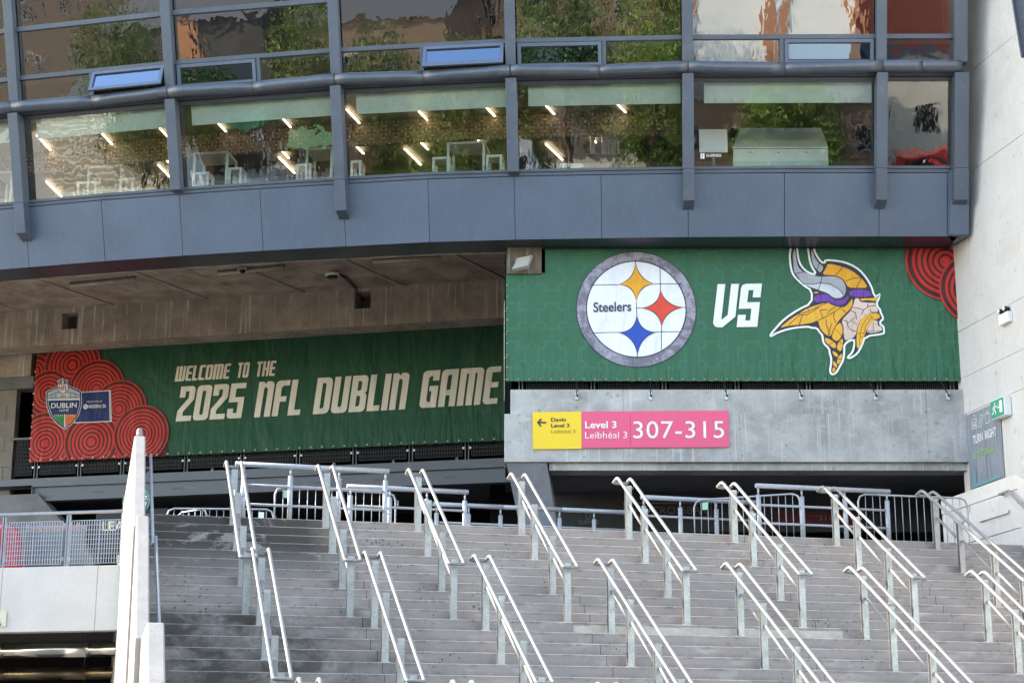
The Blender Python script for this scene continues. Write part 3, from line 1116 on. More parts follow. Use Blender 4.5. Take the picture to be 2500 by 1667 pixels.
rail_r = thing('balcony_railing', 'black grating railing half hidden behind the banner with two team emblems', 'railing', (4, YB + .35, zl1))
yr = YB + .38
xs_posts = [at_y(px, 940, yr).x for px in (1272, 1448, 1622, 1800, 1974, 2147, 2325)]
for x in xs_posts:
    for dx in (-.04, .03):
        MB().box(x + dx - .012, x + dx + .012, yr, yr + .06, zl1, zl1 + 1.1).build('post', M['post_dark'], rail_r)
for a, b in zip(xs_posts[:-1], xs_posts[1:]):
    w = b - a - .22
    for q in range(2):
        grating(Vector((a + .11 + q * w / 2 + .01, yr + .02, zl1 + .08)), (w / 2 - .02, 0, 0), (0, 0, .9), 15, 9, .009, 'grating_panel', M['mesh_black'], rail_r)['kind'] = 'stuff'
MB().tube([(xs_posts[0] - .3, yr + .03, zl1 + 1.13), (xs_posts[-1] + .4, yr + .03, zl1 + 1.13)], .03, 8).build('top_rail', M['post_dark'], rail_r)

# ------------------------------------------------------------------ left side: soffit, down-stand beam, wall ends, steel beam
BL = on_plane(72, 1129, at_z(72, 1129, 8.87), (0, 1, 0))
BR = at_z(1228, 1076, 8.87)
BU = Vector((BR.x - BL.x, BR.y - BL.y, 0)).normalized()     # along the left banner
BN = Vector((BU.y, -BU.x, 0))                               # towards the street
if BN.y > 0:
    BN = -BN


def lb(px, py, off=0.0):
    """Survey point on the left banner plane moved off metres to the street."""
    return on_plane(px, py, BL + BN * off, BN)


beam_off = 0.8
bt, bb = lb(600, 722, beam_off), lb(600, 813, beam_off)
zt_b, zb_b = bt.z, bb.z
ends = [lb(-500, 900, beam_off), lb(150, 800, beam_off), lb(188, 800, beam_off), lb(865, 740, beam_off), lb(905, 740, beam_off), lb(1232, 740, beam_off)]
beam = thing('concrete_beam', 'brown streaked concrete beam above the welcome banner', 'beam', (ends[3].x, ends[3].y, zb_b))
ES = [Vector((p.x, p.y, 0)) for p in ends]
DP = -BN * 0.72
for a, b, full in ((0, 1, True), (1, 2, False), (2, 3, True), (3, 4, False), (4, 5, True)):
    O = ES[a]
    if full:
        MB().slab(O + ZV * zb_b, ES[b] - O, DP, ZV * (zt_b - zb_b)).build('beam_length', M['brown'], beam)
    else:
        ph, pl = (lb(170, 763, beam_off).z, lb(170, 803, beam_off).z) if a == 1 else (lb(885, 712, beam_off).z, lb(885, 753, beam_off).z)
        MB().slab(O + ZV * zb_b, ES[b] - O, DP, ZV * (pl - zb_b)).build('beam_length', M['brown'], beam)
        MB().slab(O + ZV * ph, ES[b] - O, DP, ZV * (zt_b - ph)).build('beam_length', M['brown'], beam)
        MB().slab(O + ZV * pl - BN * .55, ES[b] - O, -BN * .1, ZV * (ph - pl)).build('pocket_back', M['dark_concrete'], beam)
# boards of the soffit, running from the glazed box back to the beam
sof = thing('concrete_soffit', 'brown board marked concrete soffit between the glazed front and the beam', 'soffit', (-3, 39, zt_b))
nb_ = 15
Sa, Sb = ES[0], ES[5] + BU * 0.0
back_l = [Sa.lerp(Sb, i / nb_) for i in range(nb_ + 1)]
dB = (Sb - Sa) / nb_
back_l += [Sb + dB * k_ for k_ in (1, 2, 3, 4)]
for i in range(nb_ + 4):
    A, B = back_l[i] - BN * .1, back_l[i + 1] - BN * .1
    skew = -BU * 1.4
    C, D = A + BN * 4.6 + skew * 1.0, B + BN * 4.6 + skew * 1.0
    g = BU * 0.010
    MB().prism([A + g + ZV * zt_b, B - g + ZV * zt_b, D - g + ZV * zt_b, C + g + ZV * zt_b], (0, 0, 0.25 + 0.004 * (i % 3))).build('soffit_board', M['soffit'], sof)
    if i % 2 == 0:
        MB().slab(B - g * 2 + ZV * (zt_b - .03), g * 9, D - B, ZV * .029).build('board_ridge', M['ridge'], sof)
# slab closing the roof of the undercroft (keeps daylight out)
rf = MB()
rf.prism([ES[0] - BN * .7 + ZV * (zt_b + .05), ES[5] - BN * .7 + ZV * (zt_b + .05), Vector((12, 48, zt_b + .05)), Vector((-24, 56, zt_b + .05))], (0, 0, .2))
rf.prism([Vector((xl - .2, YB + 0.75, zt_b + .06)), Vector((12, YB + .75, zt_b + .06)), Vector((12, 50, zt_b + .06)), Vector((xl - .2, 50, zt_b + .06))], (0, 0, .2))
rf.build('undercroft_roof', M['dark_concrete'], kind='structure')
# upstand behind the fascia underside
mb = MB()
for i in range(0, N_S - 1):
    n0 = Vector((-math.sin(ANG[i]), math.cos(ANG[i]), 0))
    n1 = Vector((-math.sin(ANG[i + 1]), math.cos(ANG[i + 1]), 0))
    A, B = fpt(i, 0) + n0 * .853, fpt(i + 1, 0) + n1 * .853
    mb.prism([A, B, B + n1 * .12, A + n0 * .12], (0, 0, max(.15, zt_b - ZB + .1)))
mb.build('edge_upstand', M['soffit'], sof)
# concrete block with the flood light, between the two banners
fb0, fb1 = at_y(1238, 660, YB + .10), at_y(1329, 660, YB + .10)
hb = thing('concrete_corbel', 'brown concrete block at the top left corner of the emblem banner', 'corbel', (fb0.x, YB + .1, at_y(1280, 668, YB + .1).z))
MB().box(fb0.x, fb1.x - .06, YB + .10, YB + .9, at_y(1280, 668, YB + .1).z, zt_b + .05).build('block', M['corbel'], hb, bevel=.01)
MB().box(fb1.x - .055, fb1.x + .02, YB + .16, YB + .9, at_y(1280, 664, YB + .1).z, zt_b + .05).build('edge', M['dark_concrete'], hb)

# blockwork wall and dark pier at the left edge
wl = thing('block_wall', 'brown grey concrete block wall at the left end of the welcome banner', 'wall', (-12.5, 45, Z_CON))
woff = -0.30
wz0, wz1 = lb(40, 1215, woff).z, lb(40, 950, woff).z
wr = lb(34, 1060, woff)
wr = Vector((wr.x, wr.y, 0))
bw, bh = 0.53, (wz1 - wz0) / 7.0
for r in range(7):
    z = wz0 + r * bh
    for c in range(9):
        a = -(c * bw + (bw / 2 if r % 2 else 0))
        b = a - bw + 0.012
        if r % 2 and c == 0:
            MB().slab(wr + ZV * (z + .006) - BN * .002, -BU * (bw / 2 - .012), -BN * .2, ZV * (bh - .012)).build('block', M['block'], wl)
        jit = random.uniform(0, .006)
        MB().slab(wr + BU * a + ZV * (z + .006) + BN * jit, BU * (b - a), -BN * .2, ZV * (bh - .012)).build('block', M['block'], wl)
MB().slab(wr - BN * .02 + ZV * wz0, -BU * 5.6, -BN * .2, ZV * (wz1 - wz0)).build('mortar', M['mortar'], wl)
# ring beam over the blocks, and smooth abutment below
MB().slab(wr + BN * .06 + ZV * wz1 + BU * .5, -BU * 6.2, -BN * .5, ZV * .32).build('ring_beam', M['dark_concrete'], wl)
MB().slab(wr + BN * .10 + ZV * (wz1 + .325) + BU * .42, -BU * 6.0, -BN * .2, ZV * (zb_b + .4 - wz1 - .325)).build('upper_wall', M['brown'], wl)
q0 = lb(98, 1262, .2)
ab = thing('abutment', 'smooth grey concrete abutment under the block wall at the left', 'wall', (q0.x, q0.y, Z_CON))
A0 = Vector((q0.x, q0.y, 0))
mb = MB()
top_z = wz0 - .004
poly = [A0 - BU * 5 + ZV * (Z_CON - 1.5), A0 + BU * 2.2 + ZV * (Z_CON - 1.5), A0 + BU * 1.55 + ZV * (Z_CON + 1.55), A0 + BU * .0 + ZV * (top_z - .12), A0 - BU * .12 + ZV * top_z, A0 - BU * 5 + ZV * top_z]
mb.prism(poly, -BN * .4)
mb.build('wall', M['dark_concrete'], ab)

# dark steel beam with bolts that carries the left walkway
st = thing('steel_beam', 'dark grey steel beam with bolt rows below the welcome banner', 'beam', (-5, 43, 7.4))
sL, sR = lb(82, 1200, .05), lb(1260, 1140, .05)
SL, SR = Vector((sL.x, sL.y, 0)), Vector((sR.x, sR.y, 0))
z_t, z_f, z_b = lb(853, 1135, .05).z, lb(853, 1154, .05).z, lb(1057, 1185, .05).z
SD = SR - SL
MB().slab(SL - BU * 1.2 + ZV * (z_f + .02) + BN * .06, SD + BU * 2.2, -BN * .35, ZV * (z_t - z_f - .02)).build('edge_plate', M['steel'], st)
MB().slab(SL + ZV * (z_f - .03) + BN * .09, SD + BU, -BN * .3, ZV * .045).build('top_flange', M['steel'], st)
MB().slab(SL + ZV * (z_b + .04), SD + BU, -BN * .02, ZV * (z_f - z_b - .07)).build('web', M['steel'], st)
MB().slab(SL + ZV * z_b + BN * .09, SD + BU, -BN * .3, ZV * .04).build('bottom_flange', M['steel'], st)
MB().slab(SL - BU * .02 + ZV * (z_b + .03) + BN * .085, BU * .02, -BN * .25, ZV * (z_f - z_b - .05)).build('end_plate', M['steel'], st)
bolt_me = None
for u in (0.13, 0.30, 0.46, 0.60, 0.72, 0.86):
    bl_ = MB()
    for r in range(2):
        for c in range(4):
            p = SL + SD * u + BU * (c * .085) + ZV * (z_b + .20 + r * .22) + BN * .001
            bl_.tube([p, p + BN * .022], .018, 6)
    bl_.build('bolt_group', M['steel'], st)
# deck behind the beam, enlarged to stop sun below, and railing on it
MB().slab(SL - BU * 5.0 - BN * .3 + ZV * (z_t - .2), SD + BU * 6, -BN * 12, ZV * .18).build('walkway_deck', M['dark_concrete'], st)

rl = thing('walkway_railing', 'dark grating railing behind the bottom of the welcome banner', 'railing', (-5, 43.4, z_t))
roff = -0.16
pp = []
for px in (30, 90, 196, 300, 455, 592, 728, 866, 1003, 1140, 1275):
    p = lb(px, 1120, roff)
    pp.append(Vector((p.x, p.y, 0)))
for p in pp[1:]:
    for d in (-.05, .035):
        MB().slab(p + BU * d + ZV * z_t + BN * .03, BU * .022, -BN * .06, ZV * 1.12).build('post', M['post_dark'], rl)
        MB().slab(p + BU * (d + (-.06 if d < 0 else .03)) + ZV * (z_t + .32) + BN * .034, BU * .05, -BN * .01, ZV * .05).build('clip', M['zinc'], rl)
for a, b in zip(pp[:-1], pp[1:]):
    L = (b - a).length - .24
    grating(a + BU * .12 + ZV * (z_t + .14), BU * L, ZV * .95, max(6, int(L / .042)), 9, .009, 'grating_panel', M['mesh_black'], rl)['kind'] = 'stuff'
MB().tube([pp[0] + ZV * (z_t + 1.14) - BU * .1, pp[-1] + ZV * (z_t + 1.14)], .032, 8).build('top_rail', M['post_dark'], rl)
for px in (362, 518, 665, 815, 960, 1115):
    q = lb(px, 1150, .11)
    q.z = z_t + .03
    MB().tube([q + BU * (.03 * math.cos(a * .7)) + ZV * (.03 * math.sin(a * .7)) for a in range(9)], .006, 6, True).build('eye_ring', M['zinc'], rl)
# black back wall and roller shutters under the walkway
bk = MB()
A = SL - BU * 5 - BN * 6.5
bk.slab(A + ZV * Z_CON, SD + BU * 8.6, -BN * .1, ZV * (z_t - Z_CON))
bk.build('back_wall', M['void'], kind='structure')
shl = thing('roller_shutter', 'black roller shutter in the dark under the steel beam', 'shutter', (-2, 47, Z_CON))
q = SL + SD * .50 - BN * 4.0
for r in range(20):
    z = Z_CON + .02 + r * .115
    mb = MB()
    W = SD * .62
    mb.prism([q + ZV * z, q + ZV * (z + .02) + BN * .025, q + ZV * (z + .09) + BN * .025, q + ZV * (z + .11)], W)
    mb.build('slat', M['shutter'], shl)
mb = MB()
q = SL - BU * 5.0 + BN * .2
mb.slab(q + ZV * -1.6, -BN * 16, -BU * .2, ZV * (zt_b + 1.8))
mb.build('sun_block_wall', M['void'], kind='structure')  # wall added at the far left to block sun from getting underneath
# dark room behind the left banner
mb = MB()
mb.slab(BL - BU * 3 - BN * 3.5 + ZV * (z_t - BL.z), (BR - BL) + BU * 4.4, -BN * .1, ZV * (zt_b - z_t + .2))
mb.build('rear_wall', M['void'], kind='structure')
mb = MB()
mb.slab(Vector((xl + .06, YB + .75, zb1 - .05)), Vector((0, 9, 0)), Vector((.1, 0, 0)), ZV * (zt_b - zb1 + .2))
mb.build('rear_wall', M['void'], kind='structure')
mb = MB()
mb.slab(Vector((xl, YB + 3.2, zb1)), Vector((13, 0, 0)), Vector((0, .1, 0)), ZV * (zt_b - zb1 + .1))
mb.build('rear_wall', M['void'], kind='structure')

# ------------------------------------------------------------------ the two banners and what is printed on them
from mathutils.geometry import tessellate_polygon


def vinyl(name, col, U, N, pattern=None, rough=0.5, mottled=0.0, zlow=None, bstr=0.5, spec=0.3):
    """Printed vinyl with soft folds; the same folds for every ink of a banner."""
    t = NT(name)
    p = t.pos()
    u = t.dot(p, tuple(U))
    z = t.dot(p, (0, 0, 1))
    cmb = t.n('CombineXYZ')
    t.l(u, cmb.inputs[0])
    t.l(z, cmb.inputs[1])
    q = cmb.outputs[0]
    f1 = t.noise(t.scaled(q, (1.0, 0.45, 1)), 0.9, 2, 0.5, 1.2)
    rot = t.n('Mapping')
    t.l(q, rot.inputs['Vector'])
    rot.inputs['Rotation'].default_value = (0, 0, 0.7)
    rot.inputs['Scale'].default_value = (2.4, 0.5, 1)
    f2 = t.noise(rot.outputs[0], 1.1, 3, 0.5, 0.8)
    f3 = t.noise(q, 5.0, 2, 0.5, 0.4)
    hgt = t.math('ADD', t.math('MULTIPLY', f1, 1.0), t.math('MULTIPLY', f2, 0.55))
    hgt = t.math('ADD', hgt, t.math('MULTIPLY', f3, 0.10))
    if zlow is not None:                             # puckers pulled up from the eyelets along the lower edge
        pk = t.noise(t.scaled(q, (3.6, 0.55, 1)), 1.6, 3, 0.6, 1.6)
        dg = t.n('Mapping')
        t.l(q, dg.inputs['Vector'])
        dg.inputs['Rotation'].default_value = (0, 0, -0.75)
        dg.inputs['Scale'].default_value = (3.6, 0.5, 1)
        pk2 = t.noise(dg.outputs[0], 1.3, 2, 0.5, 1.0)
        mask = t.ramp(z, zlow + 0.75, zlow)
        hgt = t.math('ADD', hgt, t.math('MULTIPLY', t.math('ADD', pk, pk2), t.math('MULTIPLY', mask, 0.55)))
    c = col
    if pattern:
        cs = 0.86
        fu = t.math('SUBTRACT', t.math('FRACT', t.math('DIVIDE', u, cs)), 0.5)
        fz = t.math('SUBTRACT', t.math('FRACT', t.math('DIVIDE', z, cs)), 0.5)
        ang = t.math('ARCTAN2', fz, fu)
        r = t.math('SQRT', t.math('ADD', t.math('MULTIPLY', fu, fu), t.math('MULTIPLY', fz, fz)))
        m = None
        for k, amp, ph in ((2.0, 0.60, 0.0), (2.0, 0.44, 1.5708)):
            pet = t.math('ABSOLUTE', t.math('COSINE', t.math('ADD', t.math('MULTIPLY', ang, k), ph)))
            dl = t.math('ABSOLUTE', t.math('SUBTRACT', r, t.math('MULTIPLY', t.math('POWER', pet, 0.8), amp)))
            mm = t.ramp(dl, 0.050, 0.020)
            m = mm if m is None else t.math('MAXIMUM', m, mm)
        c = t.mix(t.math('MULTIPLY', m, 0.13), col, pattern)
    if mottled:
        s1 = t.noise(q, 1.6, 4, 0.6, 1.4)
        s2 = t.noise(q, 14, 3, 0.6)
        s = t.math('ADD', t.math('MULTIPLY', s1, 0.7), t.math('MULTIPLY', s2, 0.3))
        c = t.mix(t.math('MULTIPLY', t.ramp(s, 0.44, 0.56), mottled), c, sh(col, 0.35))
    t.bsdf(c, rough, 0, spec, hgt, bstr, 0.26)
    return t.m


class Banner:
    def __init__(self, root, O, U, N, W, H):
        self.root, self.O, self.U, self.N, self.W, self.H = root, Vector(O), Vector(U), Vector(N), W, H
        self.layer = 0
        self.bstr = 0.5
        self.mats = {}

    def wave(self, u, v):
        return 0.0

    def P(self, u, v, off=0.0):
        return self.O + self.U * u + ZV * v + self.N * (off + self.wave(u, v))

    def uv(self, px, py):
        d = on_plane(px, py, self.O, self.N) - self.O
        return (d.dot(self.U), d.z)

    def ink(self, key, col, **kw):
        if key not in self.mats:
            self.mats[key] = vinyl('print_' + key, col, self.U, self.N, zlow=self.O.z, bstr=self.bstr, **kw)
        return self.mats[key]

    def clip(self, poly):
        for ax, lim, sgn in ((0, 0.004, 1), (0, self.W - 0.004, -1), (1, 0.004, 1), (1, self.H - 0.004, -1)):
            out = []
            for i in range(len(poly)):
                a, b = poly[i - 1], poly[i]
                da, db = (a[ax] - lim) * sgn, (b[ax] - lim) * sgn
                if da >= 0 and db >= 0:
                    out.append(b)
                elif da >= 0 > db or da < 0 <= db:
                    k = da / (da - db)
                    c = (a[0] + (b[0] - a[0]) * k, a[1] + (b[1] - a[1]) * k)
                    out.append(c)
                    if db >= 0:
                        out.append(b)
            poly = out
            if len(poly) < 3:
                return []
        return poly

    def decal(self, name, polys, mat, parent=None, label=None, nxt=True):
        """polys: list of rings [(u,v)...] or [outer, hole, hole...] lists."""
        if nxt:
            self.layer += 1
        off = 0.009 + 0.0013 * self.layer
        mb = MB()
        for pl in polys:
            rings = pl if isinstance(pl[0][0], (tuple, list)) else [pl]
            vs = [Vector((x, y, 0)) for r in rings for x, y in r]
            tris = tessellate_polygon([[Vector((x, y, 0)) for x, y in r] for r in rings])
            for tr in tris:
                tri = self.clip([(vs[i].x, vs[i].y) for i in tr])
                if len(tri) >= 3:
                    area = sum(tri[i - 1][0] * tri[i][1] - tri[i][0] * tri[i - 1][1] for i in range(len(tri)))
                    if abs(area) < 1e-9:
                        continue
                    if area < 0:
                        tri = tri[::-1]
                    mb.add([self.P(u, v, off) for u, v in tri], [tuple(range(len(tri)))])
        return mb.build(name, mat, parent or self.root, label)

    def cloth(self, mat, nu=120, nv=30):
        mb = MB()
        vs, fs = [], []
        for j in range(nv + 1):
            for i in range(nu + 1):
                u, v = self.W * i / nu, self.H * j / nv
                if j == 0:
                    v = 0.012 * abs(math.sin(u * math.pi / 0.245))
                vs.append(self.P(u, v))
        for j in range(nv):
            for i in range(nu):
                a = j * (nu + 1) + i
                fs.append((a, a + 1, a + nu + 2, a + nu + 1))
        mb.add(vs, fs, True)
        return mb.build('cloth', mat, self.root)

    def text(self, name, s, A, B, cap, mat, bold=0.0, label=None, parent=None):
        """Lettering in a plain sans along the baseline A-B (photo pixels), cap height in pixels."""
        a, b = self.uv(*A), self.uv(*B)
        top = self.uv(A[0], A[1] - cap)
        hgt = top[1] - a[1]
        vs, fs, w, ch = text_mesh(s, bold)
        k = hgt / ch
        du = (b[0] - a[0]) / w
        dv = (b[1] - a[1]) / w
        o_ = self.decal(name, [[(a[0] + vs[i][0] * du, a[1] + vs[i][0] * dv + vs[i][1] * k) for i in f] for f in fs], mat, parent, label)
        o_['kind'] = 'stuff'

    def word(self, name, s, A, B, hpx, mat, shear=0.13, label=None):
        """Heavy slanted block lettering along A-B (photo pixels)."""
        a, b = self.uv(*A), self.uv(*B)
        hgt = self.uv(A[0], A[1] - hpx)[1] - a[1]
        x = 0.0
        glyphs = []
        for ch in s:
            g, w = GLYPH[ch]
            glyphs.append((g, x))
            x += w + 0.055
        x -= 0.055
        du, dv = (b[0] - a[0]) / x, (b[1] - a[1]) / x
        polys = []
        for g, x0 in glyphs:
            for rings in g:
                polys.append([[(a[0] + (x0 + px) * du + py * hgt * shear, a[1] + (x0 + px) * dv + py * hgt) for px, py in r] for r in rings])
        self.decal(name, polys, mat, None, label)


_TXT = {}


def text_mesh(s, bold=0.0):
    key = (s, bold)
    if key in _TXT:
        return _TXT[key]
    cu = bpy.data.curves.new('lettering', 'FONT')
    cu.body = s
    cu.size = 1.0
    cu.offset = min(bold, .02)
    cu.space_character = 1.06 if s == '307-315' else 1.0
    cu.resolution_u = 4
    ob = bpy.data.objects.new('lettering', cu)
    COL.objects.link(ob)
    dg = bpy.context.evaluated_depsgraph_get()
    ev = ob.evaluated_get(dg)
    me = ev.to_mesh()
    vs = [(v.co.x, v.co.y) for v in me.vertices]
    fs = [tuple(p.vertices) for p in me.polygons]
    ev.to_mesh_clear()
    bpy.data.objects.remove(ob)
    bpy.data.curves.remove(cu)
    x0 = min(v[0] for v in vs)
    vs = [(v[0] - x0, v[1]) for v in vs]
    w = max(v[0] for v in vs)
    r = (vs, fs, w, 0.729)
    _TXT[key] = r
    return r


def glyphs():
    s, b, c, w = 0.175, 0.15, 0.10, 0.46
    q = 0.05

    def rr(x0, y0, x1, y1, tl, tr, br, bl):
        p = []
        p += [(x0, y0 + bl), (x0 + bl * .3, y0 + bl * .3), (x0 + bl, y0)] if bl else [(x0, y0)]
        p += [(x1 - br, y0), (x1 - br * .3, y0 + br * .3), (x1, y0 + br)] if br else [(x1, y0)]
        p += [(x1, y1 - tr), (x1 - tr * .3, y1 - tr * .3), (x1 - tr, y1)] if tr else [(x1, y1)]
        p += [(x0 + tl, y1), (x0 + tl * .3, y1 - tl * .3), (x0, y1 - tl)] if tl else [(x0, y1)]
        return p
    G = {}
    O = [rr(0, 0, w, 1, c, c, c, c), rr(s, b, w - s, 1 - b, q, q, q, q)]
    G['O'] = G['0'] = ([O], w)
    G['D'] = ([[rr(0, 0, w, 1, 0, c * 1.3, c * 1.3, 0), rr(s, b, w - s, 1 - b, 0, q, q, 0)]], w)
    G['U'] = ([[[(0, 1), (0, c), (c * .3, c * .3), (c, 0), (w - c, 0), (w - c * .3, c * .3), (w, c), (w, 1), (w - s, 1), (w - s, b + q), (w - s - q, b), (s + q, b), (s, b + q), (s, 1)]]], w)
    G['N'] = ([[[(0, 0), (0, 1), (s * .8, 1), (s + .03, .93), (s + .07, 1), (w - c, 1), (w - c * .3, 1 - c * .3), (w, 1 - c), (w, 0), (w - s, 0), (w - s, .78), (w - s - q, .84), (s + .02, .84), (s, .80), (s, 0)]]], w)
    m2 = .64
    G['M'] = ([[[(0, 0), (0, 1), (m2 - c, 1), (m2 - c * .3, 1 - c * .3), (m2, 1 - c), (m2, 0), (m2 - s, 0), (m2 - s, .85), (m2 - s - .045, .87), (m2 / 2 + s / 2, .85), (m2 / 2 + s / 2, .0), (m2 / 2 - s / 2, 0), (m2 / 2 - s / 2, .84), (s + .03, .87), (s, .84), (s, 0)]]], m2)
    G['W'] = ([[[(0, 1), (0, 0), (m2 - c, 0), (m2 - c * .3, c * .3), (m2, c), (m2, 1), (m2 - s, 1), (m2 - s, .15), (m2 - s - .045, .13), (m2 / 2 + s / 2, .15), (m2 / 2 + s / 2, 1), (m2 / 2 - s / 2, 1), (m2 / 2 - s / 2, .15), (s + .03, .13), (s, .15), (s, 1)]]], m2)
    e = .40
    G['E'] = ([[[(0, c), (c * .3, c * .3), (c, 0), (e, 0), (e, b), (s, b), (s, .44), (e - .03, .44), (e - .03, .58), (s, .58), (s, 1 - b), (e, 1 - b), (e, 1), (c, 1), (c * .3, 1 - c * .3), (0, 1 - c)]]], e)
    G['F'] = ([[[(0, 0), (s, 0), (s, .40), (e - .05, .40), (e - .05, .55), (s, .55), (s, 1 - b - q), (s + q, 1 - b), (e, 1 - b), (e, 1), (c, 1), (c * .3, 1 - c * .3), (0, 1 - c)]]], e)
    G['C'] = ([[[(0, c), (c * .3, c * .3), (c, 0), (e, 0), (e, b), (s + q, b), (s, b + q), (s, 1 - b - q), (s + q, 1 - b), (e, 1 - b), (e, 1), (c, 1), (c * .3, 1 - c * .3), (0, 1 - c)]]], e)
    G['L'] = ([[[(0, 0), (.36, 0), (.36, b), (s, b), (s, 1), (0, 1)]]], .36)
    G['T'] = ([[[(.11, 0), (.11 + s, 0), (.11 + s, 1 - b), (.40, 1 - b), (.40, 1), (0, 1), (0, 1 - b), (.11, 1 - b)]]], .40)
    G['H'] = ([[[(0, 0), (s, 0), (s, .42), (w - s, .42), (w - s, 0), (w, 0), (w, 1), (w - s, 1), (w - s, .57), (s, .57), (s, 1), (0, 1)]]], w)
    G['I'] = ([[[(0, 0), (s, 0), (s, 1), (0, 1)]]], s)
    G['A'] = ([[[(0, 0), (s, 0), (s, .30), (w - s, .30), (w - s, 0), (w, 0), (w, 1), (c, 1), (c * .3, 1 - c * .3), (0, 1 - c)], rr(s, .45, w - s, 1 - b, q, 0, 0, 0)]], w)
    G['B'] = ([[[(0, 0), (w - c, 0), (w - c * .3, c * .3), (w, c), (w, .44), (w - .05, .51), (w - .01, .57), (w - .01, 1 - c), (w - .01 - c * .3, 1 - c * .3), (w - .01 - c, 1), (0, 1)], rr(s, b, w - s, .44, 0, q, q, 0), rr(s, .58, w - s, 1 - b, 0, q, q, 0)]], w)
    G['G'] = ([[[(0, c), (c * .3, c * .3), (c, 0), (w, 0), (w, .58), (w * .48, .58), (w * .48, .44), (w - s, .44), (w - s, b), (s + q, b), (s, b + q), (s, 1 - b - q), (s + q, 1 - b), (w - s, 1 - b), (w - s, .72), (w, .72), (w, 1), (c, 1), (c * .3, 1 - c * .3), (0, 1 - c)]]], w)
    G['2'] = ([[[(0, .68), (s, .68), (s, 1 - b), (w - s, 1 - b), (w - s, .66), (0, .30), (0, 0), (w, 0), (w, b), (s, b), (s, .27), (w - .04, .56), (w, .62), (w, 1 - c), (w - c * .3, 1 - c * .3), (w - c, 1), (0, 1)]]], w)
    G['5'] = ([[[(0, 1), (0, .46), (w - s, .46), (w - s, b), (s, b), (s, .28), (0, .28), (0, c), (c * .3, c * .3), (c, 0), (w, 0), (w, .60), (s, .60), (s, 1 - b), (w, 1 - b), (w, 1)]]], w)
    G['V'] = ([[[(0, 1), (0, .10), (.05, .02), (.12, 0), (.22, 0), (w + .02, .24), (w + .02, 1), (w + .02 - s, 1), (w + .02 - s, .28), (s, .17), (s, 1)]]], w + .02)
    G['S'] = ([[[(w, 1), (c, 1), (c * .3, 1 - c * .3), (0, 1 - c), (0, .42), (w - s, .42), (w - s, b), (s, b), (s, .28), (0, .28), (0, 0), (w, 0), (w, .57), (s, .57), (s, 1 - b), (w - s, 1 - b), (w - s, .68), (w, .68)]]], w)
    return G


GLYPH = glyphs()


def ring_strip(cx, cy, r0, r1, n=72, a0=0.0, a1=2 * math.pi):
    out = []
    for i in range(n):
        t0_, t1_ = a0 + (a1 - a0) * i / n, a0 + (a1 - a0) * (i + 1) / n
        out.append([(cx + r0 * math.cos(t0_), cy + r0 * math.sin(t0_)), (cx + r1 * math.cos(t0_), cy + r1 * math.sin(t0_)), (cx + r1 * math.cos(t1_), cy + r1 * math.sin(t1_)), (cx + r0 * math.cos(t1_), cy + r0 * math.sin(t1_))])
    return out


def disc(cx, cy, r, n=72):
    return [(cx + r * math.cos(2 * math.pi * i / n), cy + r * math.sin(2 * math.pi * i / n)) for i in range(n)]


def stroke(pts, w):
    """Thin filled line along pts (uv)."""
    out = []
    for (x0, y0), (x1, y1) in zip(pts[:-1], pts[1:]):
        d = math.hypot(x1 - x0, y1 - y0) or 1e-6
        nx, ny = -(y1 - y0) / d * w / 2, (x1 - x0) / d * w / 2
        ex, ey = (x1 - x0) / d * w * .2, (y1 - y0) / d * w * .2
        out.append([(x0 - ex + nx, y0 - ey + ny), (x0 - ex - nx, y0 - ey - ny), (x1 + ex - nx, y1 + ey - ny), (x1 + ex + nx, y1 + ey + ny)])
    return out


def smooth(poly, it=1):
    for _ in range(it):
        out = []
        for i in range(len(poly)):
            a, b = poly[i], poly[(i + 1) % len(poly)]
            out.append((a[0] * .75 + b[0] * .25, a[1] * .75 + b[1] * .25))
            out.append((a[0] * .25 + b[0] * .75, a[1] * .25 + b[1] * .75))
        poly = out
    return poly


def inset(poly, d):
    A = sum(poly[i - 1][0] * poly[i][1] - poly[i][0] * poly[i - 1][1] for i in range(len(poly)))
    s = 1 if A > 0 else -1
    out = []
    n = len(poly)
    for i in range(n):
        a, p, b = poly[i - 1], poly[i], poly[(i + 1) % n]
        d1 = (p[0] - a[0], p[1] - a[1])
        d2 = (b[0] - p[0], b[1] - p[1])
        l1, l2 = math.hypot(*d1) or 1e-6, math.hypot(*d2) or 1e-6
        n1, n2 = (-d1[1] / l1 * s, d1[0] / l1 * s), (-d2[1] / l2 * s, d2[0] / l2 * s)
        m = (n1[0] + n2[0], n1[1] + n2[1])
        l = math.hypot(*m) or 1e-6
        m = (m[0] / l, m[1] / l)
        k = max(0.5, n1[0] * m[0] + n1[1] * m[1])
        out.append((p[0] + m[0] * d / k, p[1] + m[1] * d / k))
    return out


RED, DKRED = (0.54, 0.026, 0.018), (0.060, 0.012, 0.010)
GREEN, GREEN2 = (0.027, 0.118, 0.062), (0.10, 0.29, 0.19)

# ---- right banner
BYR = YB + 0.16
o = at_y(1235, 933, BYR)
oz = at_y(1800, 931, BYR).z
wr_ = at_y(2352, 931, BYR).x - o.x + .35
rb = thing('emblem_banner', 'green vinyl banner with two team emblems and the word VS between them', 'banner', (o.x, BYR, oz))
RB = Banner(rb, (o.x, BYR, oz), (1, 0, 0), (0, -1, 0), wr_, 11.838 - oz)
RB.cloth(vinyl('green_vinyl', GREEN, (1, 0, 0), (0, -1, 0), pattern=GREEN2, zlow=oz, bstr=.6))
wht = RB.ink('white', (0.80, 0.80, 0.77))
drk = RB.ink('ink', (0.035, 0.033, 0.045))


def z1(u, v):
    return RB.uv(1200 + u * .36345, 580 + v * .36345)


